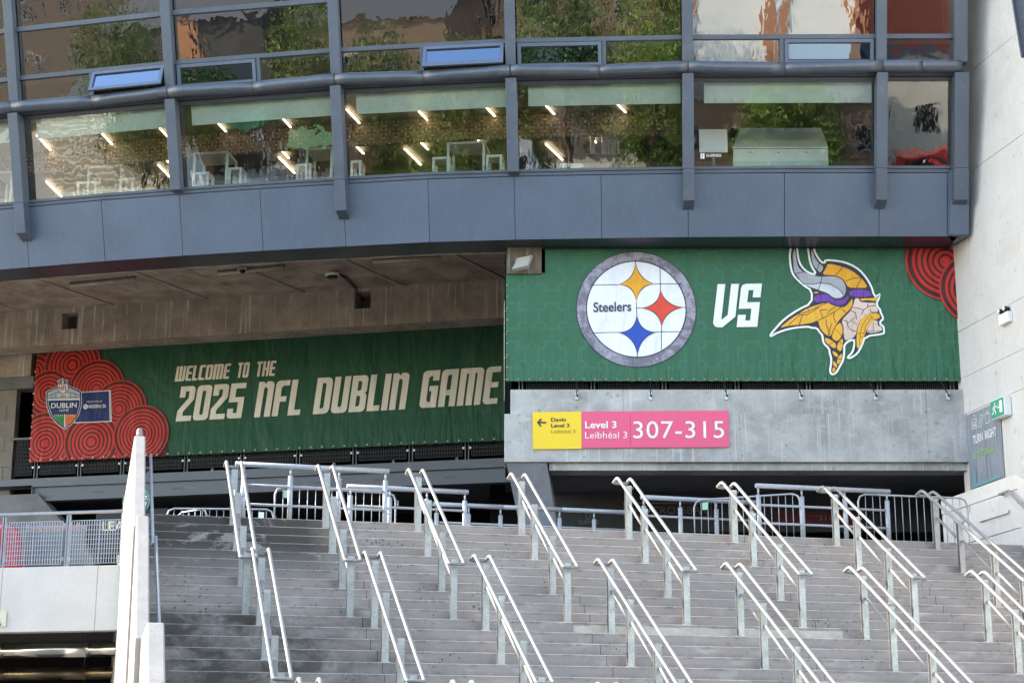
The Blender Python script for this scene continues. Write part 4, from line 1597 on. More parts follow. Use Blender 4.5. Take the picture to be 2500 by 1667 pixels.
cx, cy = z1(972, 480)
rx = (z1(1377, 480)[0] - z1(567, 480)[0]) / 2


def sc_c(f):
    return disc(cx, cy, rx * f, 96)


RB.decal('emblem_rim', [sc_c(1.0)], drk, label='round steel grey emblem with three four pointed stars')
RB.decal('emblem_ring', [disc(cx, cy, rx * .985, 96)], RB.ink('steel_grey', (0.33, 0.31, 0.38), mottled=0.8))
RB.decal('emblem_line', [sc_c(.835)], drk)
RB.decal('emblem_field', [sc_c(.815)], RB.ink('pearl', (0.78, 0.78, 0.82), mottled=0.10))


def astroid(top, right, bottom, left, grow=0.0):
    c = ((left[0] + right[0]) / 2, (top[1] + bottom[1]) / 2)
    tips = [top, right, bottom, left]
    tips = [(c[0] + (t_[0] - c[0]) * (1 + grow * .3), c[1] + (t_[1] - c[1]) * (1 + grow * .3)) for t_ in tips]
    out = []
    for i in range(4):
        a, b = tips[i], tips[(i + 1) % 4]
        k = 0.10 + grow
        m = (c[0] + ((a[0] + b[0]) / 2 - c[0]) * k, c[1] + ((a[1] + b[1]) / 2 - c[1]) * k)
        for q in range(10):
            t_ = q / 10
            out.append(((1 - t_) ** 2 * a[0] + 2 * t_ * (1 - t_) * m[0] + t_ * t_ * b[0], (1 - t_) ** 2 * a[1] + 2 * t_ * (1 - t_) * m[1] + t_ * t_ * b[1]))
    return out


lines = [((660, 322), (850, 318)), ((1095, 313), (1275, 312)), ((1131, 185), (1134, 350)), ((1141, 600), (1141, 755)), ((672, 641), (855, 637)), ((1105, 634), (1282, 633)), ((972, 438), (976, 520)), ((965, 150), (966, 190)), ((978, 780), (978, 812)), ((1290, 470), (1310, 470)), ((975, 474), (1010, 475))]
RB.decal('emblem_lead', [s_ for a, b in lines for s_ in stroke([z1(*a), z1(*b)], .017)], drk)
for nm, tips, colr in (('yellow_star', ((967, 162), (1105, 315), (972, 440), (845, 318)), (0.80, 0.36, 0.02)), ('red_star', ((1133, 345), (1297, 470), (1141, 606), (998, 475)), (0.72, 0.07, 0.04)), ('blue_star', ((975, 515), (1112, 635), (979, 797), (848, 637)), (0.02, 0.075, 0.42))):
    T4 = [z1(*p) for p in tips]
    RB.decal(nm, [astroid(*T4, grow=0.10)], drk)
    RB.decal(nm, [astroid(*T4)], RB.ink(nm, colr, mottled=0.12))
RB.text('emblem_lettering', 'Steelers', (1200 + 684 * .36345, 580 + 501 * .36345), (1200 + 939 * .36345, 580 + 494 * .36345), 66 * .36345, RB.ink('slate', (0.05, 0.055, 0.075)), 0.038)
RB.word('lettering', 'VS', (1200 + 1484 * .36345, 580 + 605 * .36345), (1200 + 1784 * .36345, 580 + 601 * .36345), 290 * .36345, wht, 0.14, label='white block letters VS')


# helmeted head emblem
def z6(u, v):
    return RB.uv(1860 + u * .21684, 590 + v * .21684)


def Z6(l):
    return [z6(l[i], l[i + 1]) for i in range(0, len(l), 2)]


OUT = [318, 20, 312, 75, 300, 150, 305, 240, 320, 330, 345, 390, 400, 450, 470, 510, 550, 560, 548, 690, 400, 760, 250, 860, 150, 965, 85, 1045, 82, 1072, 110, 1077, 180, 1035, 320, 990, 510, 968, 560, 985, 612, 985, 640, 1030, 670, 1060, 672, 1110, 690, 1160, 745, 1210, 750, 1260, 770, 1320, 765, 1390, 752, 1450, 765, 1495, 800, 1510, 845, 1484, 880, 1420, 925, 1340, 937, 1240, 935, 1160, 1025, 1110, 1028, 1160, 1010, 1240, 955, 1295, 958, 1322, 1000, 1324, 1080, 1272, 1132, 1182, 1167, 1077, 1372, 1052, 1387, 1020, 1377, 950, 1340, 930, 1342, 902, 1374, 884, 1368, 840, 1345, 800, 1338, 760, 1310, 735, 1300, 690, 1322, 660, 1334, 600, 1328, 580, 1300, 600, 1272, 610, 1240, 500, 1180, 400, 1100, 310, 1000, 250, 880, 213, 705, 198, 695, 240, 650, 200, 610, 130, 592, 75, 588, 20, 500, 20, 503, 75, 515, 150, 530, 240, 560, 310, 596, 362, 540, 350, 480, 310, 430, 240, 412, 150, 405, 75, 402, 20]
sil = smooth(Z6(OUT), 1)
RB.decal('helmet_outline', [sil], RB.ink('halo', (0.80, 0.84, 0.84)), label='helmeted warrior head emblem with horns and braided hair')
RB.decal('helmet_shadow', [inset(sil, 0.042)], drk)
GOLD, GREY, LIGHT, PURP, SKIN = (0.80, 0.41, 0.04), (0.40, 0.40, 0.44), (0.62, 0.63, 0.68), (0.17, 0.055, 0.36), (0.74, 0.55, 0.47)
fills = [
    ('horn', GREY, [350, 210, 345, 165, 358, 90, 372, 90, 385, 200, 402, 282, 445, 335, 520, 365, 600, 392, 672, 400, 800, 392, 880, 415, 925, 462, 945, 520, 940, 585, 905, 632, 850, 645, 795, 632, 745, 588, 640, 550, 530, 512, 450, 465, 382, 372, 360, 345]),
    ('horn', LIGHT, [455, 482, 560, 490, 655, 476, 760, 486, 850, 535, 912, 598, 888, 628, 850, 640, 795, 626, 745, 582, 640, 545, 540, 512]),
    ('horn', GREY, [552, 100, 566, 100, 600, 200, 640, 250, 698, 288, 655, 360, 625, 325, 585, 285, 560, 225]),
    ('helmet', (0.78, 0.36, 0.025), [740, 246, 895, 284, 1005, 326, 1105, 405, 1152, 455, 1192, 523, 1080, 523, 968, 523, 935, 452, 880, 402, 795, 380, 672, 378, 720, 305]),
    ('helmet_band', PURP, [975, 544, 1208, 544, 1242, 626, 992, 628]),
    ('helmet_band', PURP, [586, 604, 735, 594, 785, 642, 858, 668, 928, 650, 972, 600, 976, 642, 928, 706, 850, 726, 775, 696, 742, 670, 584, 692]),
    ('hair', GOLD, [588, 566, 655, 577, 590, 590]),
    ('face', SKIN, [1045, 642, 1090, 642, 1100, 682, 1190, 692, 1278, 690, 1284, 742, 1308, 772, 1298, 798, 1210, 805, 1120, 865, 1072, 950, 1056, 1070, 940, 1126, 918, 1060, 918, 960, 895, 895, 930, 850, 1000, 782, 1032, 705]),
    ('face', SKIN, [1305, 892, 1245, 888, 1192, 960, 1172, 1036, 1350, 1018, 1346, 962, 1298, 948]),
    ('eyebrow', GOLD, [1108, 642, 1240, 642, 1306, 624, 1288, 676, 1190, 662, 1108, 672]),
    ('moustache', GOLD, [1170, 822, 1250, 808, 1308, 808, 1336, 862, 1260, 882, 1192, 950, 1152, 1060, 1106, 1198, 1066, 1208, 1062, 1080, 1078, 960, 1112, 880]),
    ('hair', GOLD, [190, 980, 300, 890, 400, 824, 515, 748, 735, 684, 795, 722, 880, 745, 940, 738, 1008, 655, 1022, 655, 1012, 740, 950, 805, 880, 868, 838, 930, 798, 1000, 768, 1080, 690, 1030, 645, 960, 634, 885, 560, 918, 430, 938, 300, 948]),
    ('braid', GOLD, [880, 912, 906, 962, 906, 1048, 848, 1134, 782, 1086, 802, 1012, 842, 942]),
    ('braid', GOLD, [704, 1080, 772, 1106, 836, 1154, 822, 1214, 752, 1166, 712, 1126]),
    ('braid', GOLD, [896, 1090, 912, 1110, 908, 1170, 888, 1244, 838, 1208, 852, 1152]),
    ('braid', GOLD, [788, 1226, 856, 1268, 848, 1306, 802, 1276]),
    ('braid', GOLD, [902, 1264, 902, 1330, 852, 1394, 838, 1340, 880, 1272]),
    ('braid', GOLD, [802, 1334, 848, 1392, 842, 1426, 798, 1398]),
    ('braid', GOLD, [797, 1412, 838, 1440, 802, 1480, 787, 1458])]
for i, (nm, colr, pl) in enumerate(fills):
    key = {GREY: 'horn_grey', LIGHT: 'horn_light', PURP: 'purple', SKIN: 'skin', GOLD: 'gold'}.get(colr, 'helmet_gold')
    RB.decal(nm, [smooth(Z6(pl), 1)], RB.ink(key, colr, mottled=0.22 if key != 'gold' else 0.12), nxt=(i in (0, 1)))
lns = [[910, 285, 870, 340, 820, 385], [1115, 408, 1030, 415, 945, 448], [1115, 415, 1065, 522], [1150, 542, 1140, 630], [655, 595, 675, 672], [820, 662, 820, 728], [675, 395, 660, 470, 630, 550], [370, 365, 470, 347], [455, 478, 560, 486, 655, 470, 760, 480, 850, 530, 915, 596], [510, 745, 520, 778], [460, 825, 440, 870, 418, 940], [742, 688, 640, 735, 470, 810, 390, 820], [640, 745, 500, 830, 420, 830, 300, 940], [655, 770, 680, 862], [830, 740, 770, 770, 735, 815], [722, 875, 720, 930, 745, 1000, 745, 1075], [812, 800, 806, 850, 830, 920], [630, 890, 720, 850, 820, 790, 890, 740], [780, 930, 760, 1000, 765, 1085], [660, 775, 740, 770], [900, 765, 945, 805], [1010, 745, 1080, 752, 1140, 772], [1190, 700, 1190, 740, 1140, 775, 1120, 830], [1000, 782, 1050, 805, 1065, 875], [1190, 735, 1280, 722], [1220, 760, 1216, 785, 1240, 800, 1300, 798], [905, 885, 955, 900, 965, 950, 1000, 1000, 1060, 1012], [1000, 890, 1070, 938], [960, 925, 1050, 850], [1205, 822, 1265, 884], [1195, 850, 1130, 940, 1105, 1040, 1095, 1160], [1230, 860, 1165, 950, 1145, 1050], [1250, 910, 1252, 1010], [1170, 1012, 1345, 1010], [815, 980, 890, 1060], [750, 1165, 800, 1135, 830, 1140], [870, 1130, 915, 1160], [1060, 1040, 1145, 1030], [1100, 1070, 1135, 1080], [850, 1330, 900, 1320], [985, 640, 970, 545], [640, 250, 618, 330]]
RB.decal('helmet_lines', [s_ for i_l, l in enumerate(lns) for s_ in stroke(Z6(l), .010 if 27 <= i_l <= 38 else .0155)], drk)['kind'] = 'stuff'
tip = [1066, 1212, 1106, 1202, 1060, 1275, 1000, 1298, 1035, 1262]
# red swirls in the top right corner


def swirl(Bn, c, R, n, mk, nm='swirl', start=None):
    """Cloud of concentric rings; c, R in banner metres."""
    red, dk = Bn.ink('red', RED), Bn.ink('dark_red', DKRED)
    Bn.decal(nm, [disc(c[0], c[1], R, 80)], dk)
    polys = []
    k = R / (n + 0.15)
    for i in range(n):
        r1 = R - i * k - (0.0 if i == 0 else k * .12)
        r0 = r1 - k * (.36 if i == 0 else .58)
        if r0 > k * .3:
            polys += ring_strip(c[0], c[1], r0, r1, 72)
    polys.append(disc(c[0], c[1], k * .50, 24))
    Bn.decal(nm + '_rings', polys, red)['kind'] = 'stuff'


def z8(u, v):
    return RB.uv(2200 + u * .28063, 560 + v * .28063)


def wid(Bn, f, a, b):
    p, q = f(*a), f(*b)
    return math.hypot(p[0] - q[0], p[1] - q[1])


swirl(RB, z8(385, 285), wid(RB, z8, (385, 285), (35, 285)), 7, None)
swirl(RB, z8(655, 520), wid(RB, z8, (655, 520), (328, 520)), 7, None)

# eyelets and ties along the right banner
ey = MB()
n_e = int(RB.W / .235)
for i in range(n_e + 1):
    u = .03 + i * .235
    if u < RB.W - .5:
        c = RB.P(u, .045, .014)
        ey.tube([c + RB.U * (.017 * math.cos(a * .9)) + ZV * (.017 * math.sin(a * .9)) for a in range(7)], .007, 5, True)
for i in range(1, 9):
    c = RB.P(.028, .05 + i * .262, .014)
    ey.tube([c + RB.U * (.017 * math.cos(a * .9)) + ZV * (.017 * math.sin(a * .9)) for a in range(7)], .007, 5, True)
ey.build('eyelets', M['brass'], rb, kind='stuff')
lc = MB()
for v in (.05, .53, 1.05, 1.57):
    a = RB.P(.028, v, .016)
    lc.tube([a, a + Vector((-.035, 0, -.012)), a + Vector((-.06, .01, .0))], .006, 5)
lc.tube([RB.P(.028, 1.80, 0) + Vector((-.062, 0, 0)), RB.P(.028, -.42, 0) + Vector((-.062, 0, 0))], .009, 6)
lc.build('side_cord', M['offwhite'], rb)
tie_n = ['leftmost', 'second from the left', 'third from the left', 'third from the right', 'second from the right', 'rightmost']
for (px, pt, lbl) in zip((1408, 1588, 1773, 1955, 2137, 2314), (1408, 1588, 1766, 1943, 2121, 2296), tie_n):
    b = at_y(px, 967, YB + .10)
    a = at_y(pt, 929, BYR - .02)
    t = thing('banner_tie', f'black elastic tie hooked to a zinc bracket below the emblem banner, {lbl}', 'tie', b, 'ties holding the emblem banner')
    MB().box(b.x - .035, b.x + .035, YB + .06, YB + .098, b.z - .075, b.z + .07).build('bracket', M['zinc'], t)
    mb = MB()
    mb.tube([a, a.lerp(b, .5) + Vector((.004, -.02, 0)), b + Vector((0, -.06, .03))], .011, 6)
    mb.tube([b + Vector((0, -.06, .03)), b + Vector((.02, -.065, -.03))], .014, 6)
    mb.tube([b + Vector((-.03, -.05, .0)), b + Vector((.045, -.065, .02))], .006, 5)
    mb.build('cord', M['black'], t)

# ---- left banner
LW, LH = (Vector((BR.x - BL.x, BR.y - BL.y, 0))).length + 1.2, (zb_b + .45) - BL.z
lbn = thing('welcome_banner', 'long green welcome banner with cream block lettering and red swirls', 'banner', BL)
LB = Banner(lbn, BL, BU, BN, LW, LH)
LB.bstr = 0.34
LB.cloth(vinyl('green_vinyl_shaded', sh(GREEN, .66), BU, BN, pattern=sh(GREEN2, .45), zlow=BL.z, bstr=.42, spec=.2))  # same green and pattern, darkened to paint in the shade under the overhang
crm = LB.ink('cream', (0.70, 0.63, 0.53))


def z7(u, v):
    return (400 + u * .35714, 870 + v * .35714)


for s_, A_, B_, h_ in (('WELCOME', (75, 172), (444, 152), 102), ('TO', (497, 147), (576, 143), 102), ('THE', (627, 139), (756, 132), 102), ('2025', (82, 445), (530, 420), 236), ('NFL', (617, 417), (930, 399), 240), ('DUBLIN', (1018, 396), (1650, 361), 246), ('GAME', (1745, 354), (2278, 323), 252)):
    LB.word('lettering', s_, z7(*A_), z7(*B_), h_ * .35714, crm, 0.125)


def z9p(u, v):
    return (60 + u * .20408, 840 + v * .20408)


def z9(u, v):
    return LB.uv(*z9p(u, v))


def Z9(l):
    return [z9(l[i], l[i + 1]) for i in range(0, len(l), 2)]


# red ground of the left end
LB.decal('swirl_ground', [Z9([30, 60, 900, 40, 930, 180, 1190, 450, 1440, 740, 1700, 1050, 1720, 1360, 30, 1450])], LB.ink('dark_red', DKRED))
stripe = []
for (x0, y0, x1, y1, n, dx, dy) in ((60, 150, 420, 560, 6, -46, 42), (500, 260, 830, 600, 5, -40, 38), (1120, 1020, 1420, 1330, 7, -42, 44), (560, 1010, 860, 1240, 4, 40, -40), (60, 1230, 200, 1400, 4, -40, 42)):
    for i in range(n):
        stripe += stroke(Z9([x0 + dx * i, y0 + dy * i, x1 + dx * i, y1 + dy * i]), .115)
LB.decal('swirl_stripes', stripe, LB.ink('red', RED))
for (u, v, R, n) in ((130, 330, 190, 4), (575, 252, 335, 7), (290, 585, 260, 6), (865, 540, 335, 8), (1130, 780, 330, 8), (250, 1190, 355, 8), (805, 1170, 330, 7), (1400, 1080, 330, 8)):
    swirl(LB, z9(u, v), wid(LB, z9, (u, v), (u + R, v)), n, None)
# game crest and its flag
nav, silv = LB.ink('navy', (0.012, 0.022, 0.115)), LB.ink('silver', (0.42, 0.45, 0.50), mottled=.1)
wl2 = LB.ink('white', (0.66, 0.66, 0.65))
flag = Z9([640, 578, 1040, 554, 1050, 930, 600, 948])
LB.decal('flag_border', [flag], wl2)
LB.decal('flag', [inset(flag, .022)], nav, label='dark blue flag panel with sponsor lettering')
LB.decal('flag_line', stroke(Z9([1022, 560, 1032, 930]), .02), wl2)
SH = Z9([265, 580, 350, 525, 410, 503, 545, 503, 620, 530, 692, 570, 696, 720, 662, 850, 590, 950, 495, 1027, 400, 962, 318, 870, 270, 740])
LB.decal('crest_border', [SH], wl2)
LB.decal('crest', [inset(SH, .014)], nav, label='shield shaped game crest in blue, silver, green and orange')
LB.decal('crest_inner', [inset(SH, .05)], LB.ink('sky_silver', (0.40, 0.46, 0.56)))
LB.decal('crest_field', [inset(SH, .068)], nav)
LB.decal('crest_top', [Z9([287, 595, 400, 530, 545, 528, 672, 585, 672, 652, 287, 660])], silv)
LB.decal('crest_arch', [s_ for l in ([287, 625, 400, 585, 470, 578, 560, 583, 672, 615], [287, 648, 672, 640], [330, 612, 330, 648], [385, 590, 385, 646], [560, 585, 560, 642], [620, 600, 620, 640]) for s_ in stroke(Z9(l), .014)], LB.ink('ink', (0.03, 0.03, 0.04)))
LB.decal('crest_plate', [Z9([418, 605, 530, 603, 530, 642, 418, 644])], wl2)
LB.decal('crest_base', [Z9([287, 662, 672, 654, 672, 672, 287, 680])], wl2)
LB.decal('crest_green', [Z9([345, 852, 482, 848, 484, 990, 415, 945])], LB.ink('kelly', (0.02, 0.20, 0.05)))
LB.decal('crest_orange', [Z9([500, 848, 642, 846, 580, 940, 500, 990])], LB.ink('orange', (0.62, 0.13, 0.03)), nxt=False)
LB.decal('crest_spine', stroke(Z9([491, 845, 493, 1000]), .028), wl2)
LB.decal('crest_ticks', [s_ for k in range(11) for s_ in stroke(Z9([375 + k * 23, 846, 375 + k * 23, 866 + (10 if k % 4 == 2 else 0)]), .011)], wl2)
LS = Z9([404, 434, 440, 426, 468, 408, 498, 425, 537, 430, 536, 560, 505, 578, 470, 602, 436, 580, 410, 562])
LB.decal('league_border', [LS], nav)
LB.decal('league_white', [inset(LS, .012)], wl2, label='small league shield in blue, white and red')
LB.decal('league_top', [Z9([416, 446, 468, 428, 527, 442, 527, 486, 414, 488])], nav)
LB.decal('league_ball', [[(z9(470, 462)[0] + .05 * math.cos(a * .35) * (.6), z9(470, 462)[1] + .055 * math.sin(a * .35)) for a in range(18)]], wl2)
LB.decal('league_stars', [disc(*z9(x, y), .011, 6) for x in (425, 440, 500, 515) for y in (450, 464, 478)], wl2)
LB.text('league_lettering', 'NFL', z9p(420, 560), z9p(524, 556), 56 * .20408, LB.ink('crest_red', (0.42, .02, .03)), .03)
LB.text('crest_lettering', 'DUBLIN', z9p(330, 770), z9p(636, 762), 60 * .20408, wl2, .03)
LB.text('crest_lettering', 'GAME', z9p(430, 812), z9p(541, 809), 28 * .20408, wl2, .0)
LB.text('crest_lettering', '2025', z9p(434, 640), z9p(512, 638), 26 * .20408, LB.ink('ink', (.03, .03, .04)), .01)
LB.text('flag_lettering', 'PRESENTED BY', z9p(757, 706), z9p(948, 698), 18 * .20408, wl2, .0)
LB.text('flag_lettering', 'MADDEN', z9p(781, 772), z9p(905, 767), 42 * .20408, wl2, .035)
LB.text('flag_lettering', '26', z9p(944, 765), z9p(986, 763), 40 * .20408, wl2, .03)
ccx, ccy = z9(746, 754)
LB.decal('flag_roundel', [disc(ccx, ccy, .066, 28)], wl2)
LB.text('flag_lettering', 'EA', z9p(730, 764), z9p(763, 762), 22 * .20408, nav, .03)
c2 = Z9([910, 733, 936, 730, 936, 762, 923, 773, 910, 764])
LB.decal('flag_shield', [c2], LB.ink('crest_grey', (0.3, .3, .4)))
ey = MB()
for i in range(int(LW / .30)):
    c = LB.P(.05 + i * .30, .045, .014 + .0013 * LB.layer)
    ey.tube([c + BU * (.018 * math.cos(a * .9)) + ZV * (.018 * math.sin(a * .9)) for a in range(7)], .007, 5, True)
for i in range(1, 9):
    c = LB.P(.03, .05 + i * .30, .014 + .0013 * LB.layer)
    ey.tube([c + BU * (.018 * math.cos(a * .9)) + ZV * (.018 * math.sin(a * .9)) for a in range(7)], .007, 5, True)
ey.build('eyelets', M['zinc'], lbn, kind='stuff')

# ---- way-finding sign on the balcony edge
def sgp(u, v):
    return (1240 + u * .2381, 980 + v * .2381)


sgY = YB - .03
sO = at_y(*sgp(255, 488), sgY)
sn = thing('direction_sign', 'yellow and pink direction sign board reading 307-315 on the grey balcony', 'sign', sO)
SG = Banner(sn, sO, (1, 0, 0), (0, -1, 0), 6.0, 2.0)
SG.wave = lambda u, v: 0.0
SG.O = Vector((sO.x, sgY - .012, sO.z))


def plate(nm, c4, mat):
    pts = [at_y(*sgp(*p), sgY) for p in c4]
    return MB().prism([p - Vector((0, .012, 0)) for p in pts], (0, .03, 0)).build(nm, mat, sn)


yel, pnk = paint('sign_yellow', (0.85, 0.56, 0.012), .4, 0, .02), paint('sign_pink', (0.76, 0.085, 0.185), .4, 0, .03)
plate('yellow_plate', [(257, 489), (756, 484), (753, 103), (252, 111)], yel)
plate('pink_plate', [(759, 478), (1256, 473), (1252, 100), (755, 103)], pnk)
plate('pink_plate', [(1259, 473), (2266, 467), (2262, 94), (1255, 99)], pnk)
sgw, sgk, sgo = flat('sign_white_ink', (.82, .82, .82)), flat('sign_dark_ink', (.03, .035, .05)), flat('sign_olive_ink', (.26, .20, .02))


def sgt(s, a, b, cap, mat, bold):
    SG.layer = 0
    SG.text('lettering', s, sgp(*a), sgp(*b), cap * .2381, mat, bold)


sgt('Davin', (443, 204), (596, 202), 38, sgk, .018)
sgt('Level 3', (443, 264), (630, 262), 38, sgk, .018)
sgt('Leibh\u00e9al 3', (443, 324), (690, 322), 38, sgo, -.006)
sgt('Level 3', (792, 272), (1114, 269), 70, sgw, .02)
sgt('Leibh\u00e9al 3', (792, 378), (1222, 374), 70, sgw, -.004)
sgt('307-315', (1286, 376), (2218, 372), 182, sgw, 0.0)
SG.layer = 0
arr = [SG.uv(*sgp(u, v)) for u, v in ((298, 214), (335, 172), (348, 184), (325, 207), (393, 207), (393, 223), (325, 223), (346, 248), (333, 260))]
SG.decal('arrow', [arr], sgk)

# ------------------------------------------------------------------ the pale wall on the right
SP = EA.dot(at_y(2344, 760, YB) - P0)                # its distance along the nosings


def side(px, py, s):
    return on_plane(px, py, P0 + EA * s, EA)


lev = [-1.6, side(2358, 1010, SP).z, side(2354, 921, SP).z, side(2349, 805, SP).z, side(2366, 421, SP).z, side(2400, 150, SP).z, 24.0]
pyl = thing('concrete_pylon', 'tall pale concrete wall closing the right side of the stairs', 'wall', P0 + EA * SP)
far = (YB + .3 - P0.y - EA.y * SP) / UP.y
for a, b in zip(lev[:-1], lev[1:]):
    o = P0 + EA * (SP + random.uniform(0, .004))
    o.z = 0
    MB().slab(o + UP * far + ZV * (a + .004), -UP * (far + 4.0), EA * 3, ZV * (b - a - .008)).build('wall_lift', M['pylon'], pyl, bevel=.006)
o = P0 + EA * (SP + .02)
o.z = 0
MB().slab(o + UP * far + ZV * -1.6, -UP * (far + 3.9), EA * 2.9, ZV * 25.4).build('core', M['pylon'], pyl)
# blue mesh screen on top of the wall, right edge of the picture
ms = thing('mesh_screen', 'dark blue mesh screen panel high on the pale wall at the right edge', 'screen', side(2490, 40, SP - .06))
a, b, c = side(2482, -40, SP - .05), side(2560, -100, SP - .05), side(2498, 140, SP - .05)
Uu = (UP * -1) * 1.3
A = Vector((c.x, c.y, c.z))
grating(A - UP * 1.4, UP * 1.4, (UP * .32) + ZV * 2.2, 26, 40, .012, 'mesh', M['facade'], ms)['kind'] = 'stuff'
MB().bar(A, A + UP * .32 + ZV * 2.2, .07, .06).build('frame', M['fin'], ms)

# TURN RIGHT poster board on the wall
qa, qb, qc, qd = side(2360, 1014, SP - .02), side(2443, 985, SP - .02), side(2450, 1165, SP - .02), side(2369, 1194, SP - .02)
bd = thing('poster_board', 'dark weathered poster board reading TURN RIGHT with food icons on the pale wall', 'sign', qd)
t = NT('poster_print')
p_ = t.pos()
gz = t.n('SeparateXYZ')
t.l(p_, gz.inputs[0])
streaks = t.noise(t.scaled(p_, (9, 9, .35)), 3.0, 5, .65)
c_ = t.mix(t.ramp(streaks, .35, .7), (0.13, 0.145, 0.18), (0.36, 0.385, 0.43))
t.bsdf(c_, .28, 0, .6)
M['poster'] = t.m
bwid = (qb - qa).dot(-UP)
bh_ = qa.z - qd.z
mb = MB()
mb.slab(Vector((qd.x, qd.y, qd.z)) - EA * 0, -UP * max(bwid, .4), ZV * bh_, EA * .018)
mb.build('board', M['poster'], bd)
PB = Banner(bd, qd, -UP, -EA, max(bwid, .4), bh_)
PB.wave = lambda u, v: 0.0


def zp(u, v):
    return (2250 + u * .28703, 950 + v * .28703)


pw, pg, pc = flat('poster_white', (.80, .80, .78)), flat('poster_green', (.30, .50, .22)), flat('poster_cyan', (.12, .30, .36))


def pt(s, a, b, cap, mat, bold):
    PB.layer = 0
    PB.text('lettering', s, zp(*a), zp(*b), cap * .28703, mat, bold)


pt('TURN', (443, 468), (525, 432), 74, pw, .035)
pt('RIGHT', (545, 424), (640, 388), 74, pw, .035)
pt('EIGHTEEN|84', (446, 590), (626, 522), 52, pg, .02)


def pp_(l):
    return [PB.uv(*zp(l[i], l[i + 1])) for i in range(0, len(l), 2)]


PB.layer = 0
PB.decal('arrow', [pp_([440, 735, 456, 655, 476, 725, 468, 730, 470, 840, 448, 845, 449, 735])], pc)
PB.decal('arrow_tail', [pp_([470, 800, 670, 725, 672, 752, 470, 828])], pc)
ic = []
for l in ([430, 285, 432, 262, 470, 250, 473, 272, 430, 285], [430, 300, 474, 288], [430, 312, 474, 300], [432, 322, 434, 340, 472, 328, 474, 310, 432, 322], [440, 250, 442, 220, 456, 216, 456, 244], [488, 310, 505, 225, 525, 215, 528, 235, 512, 315, 492, 322, 488, 310], [500, 300, 518, 235], [543, 215, 550, 290, 580, 280, 580, 200, 543, 215], [548, 205, 560, 185, 575, 195, 578, 202]):
    ic += stroke(pp_(l), .012)
PB.decal('food_icons', ic, pw)

# running man exit sign box sticking out from the wall
g0, g1 = side(2454, 1014, SP - .16), side(2496, 1000, SP - .16)
g2 = side(2420, 980, SP - .16)
xb = thing('exit_sign', 'green running man exit sign box on the pale wall', 'sign', side(2420, 1026, SP - .16))
fa, fb = side(2421, 1026, SP - .16), side(2454, 1017, SP - .16)
ft = side(2420, 979, SP - .16)
W_ = (fb - fa).dot(-UP)
W_ = max(W_, .25)
H_ = ft.z - fa.z
MB().slab(fa, -UP * W_, ZV * H_, EA * .155).build('housing', M['white'], xb, bevel=.008)
t = flat('exit_green', (0.02, 0.33, 0.20), .4)
MB().slab(fa - EA * .012 - UP * .02 + ZV * .02, -UP * (W_ - .04), ZV * (H_ - .04), EA * .01).build('face', t, xb)
XB = Banner(xb, fa - EA * .008, -UP, -EA, W_, H_)
XB.wave = lambda u, v: 0.0
w_, h_ = W_, H_
man = [disc(w_ * .36, h_ * .78, w_ * .045, 10)] + stroke([(w_ * .34, h_ * .68), (w_ * .31, h_ * .45)], w_ * .075) + stroke([(w_ * .34, h_ * .64), (w_ * .50, h_ * .58), (w_ * .56, h_ * .62)], w_ * .04) + stroke([(w_ * .33, h_ * .65), (w_ * .22, h_ * .56), (w_ * .17, h_ * .48)], w_ * .04) + stroke([(w_ * .31, h_ * .45), (w_ * .40, h_ * .34), (w_ * .40, h_ * .20)], w_ * .05) + stroke([(w_ * .31, h_ * .45), (w_ * .24, h_ * .32), (w_ * .12, h_ * .28)], w_ * .05)
XB.decal('running_man', man, M['white'])
XB.layer = 0
XB.decal('door', [[(w_ * .68, h_ * .2), (w_ * .9, h_ * .2), (w_ * .9, h_ * .82), (w_ * .68, h_ * .82)]] + stroke([(w_ * .52, h_ * .5), (w_ * .66, h_ * .5)], w_ * .04), M['white'])

# emergency light with two lamp heads
ea_, eb_ = side(2438, 796, SP - .1), side(2462, 789, SP - .1)
el = thing('emergency_light', 'white emergency light with two small lamp heads high on the pale wall', 'light', ea_)
We = max((eb_ - ea_).dot(-UP), .2)
He = side(2438, 770, SP - .1).z - ea_.z
MB().slab(ea_, -UP * We, ZV * He, EA * .1).build('box', M['white'], el, bevel=.008)
for f in (.18, .72):
    c = ea_ - UP * (We * f) + ZV * (He + .07) + EA * .03
    mb = MB()
    mb.tube([c + EA * .05, c - EA * .06 - UP * .02], .05, 12)
    hd = mb.build('lamp_head', M['black'], el)
    MB().tube([c - EA * .062 - UP * .0205, c - EA * .07 - UP * .021], .042, 12).build('lens', M['white'], hd)
    MB().tube([c - ZV * .07, c - ZV * .01], .015, 6).build('bracket', M['black'], el)

# stepped parapet at the foot of the wall, right of the stairs
SW = S_R + .04
ca, cb = side(2369, 1192, SW), side(2480, 1157, SW)
ZP = cb.z
pr = thing('stair_parapet', 'pale concrete parapet with a coping beside the right end of the stairs', 'wall', cb)
t_far = UP.dot(ca - P0) + 1.3
t_c = UP.dot(cb - P0)
slope = R2 / GO2


def wallprof(s0, s1, top_off, bot, name, mat, bev=.01):
    def q(t_, z):
        v = P0 + EA * s0 + UP * t_
        v.z = z
        return v
    t_n = -9.0
    zt = ZP + top_off
    z_n = max(zt - slope * (t_c - t_n), .2)
    if bot is None:
        poly = [q(t_far, zt), q(t_c, zt), q(t_n, z_n), q(t_n, -1.6), q(t_far, -1.6)]
    else:
        poly = [q(t_far, zt), q(t_c, zt), q(t_n, z_n), q(t_n, z_n - bot), q(t_c, zt - bot), q(t_far, zt - bot)]
    return MB().prism(poly, EA * (s1 - s0)).build(name, mat, pr, bevel=bev)


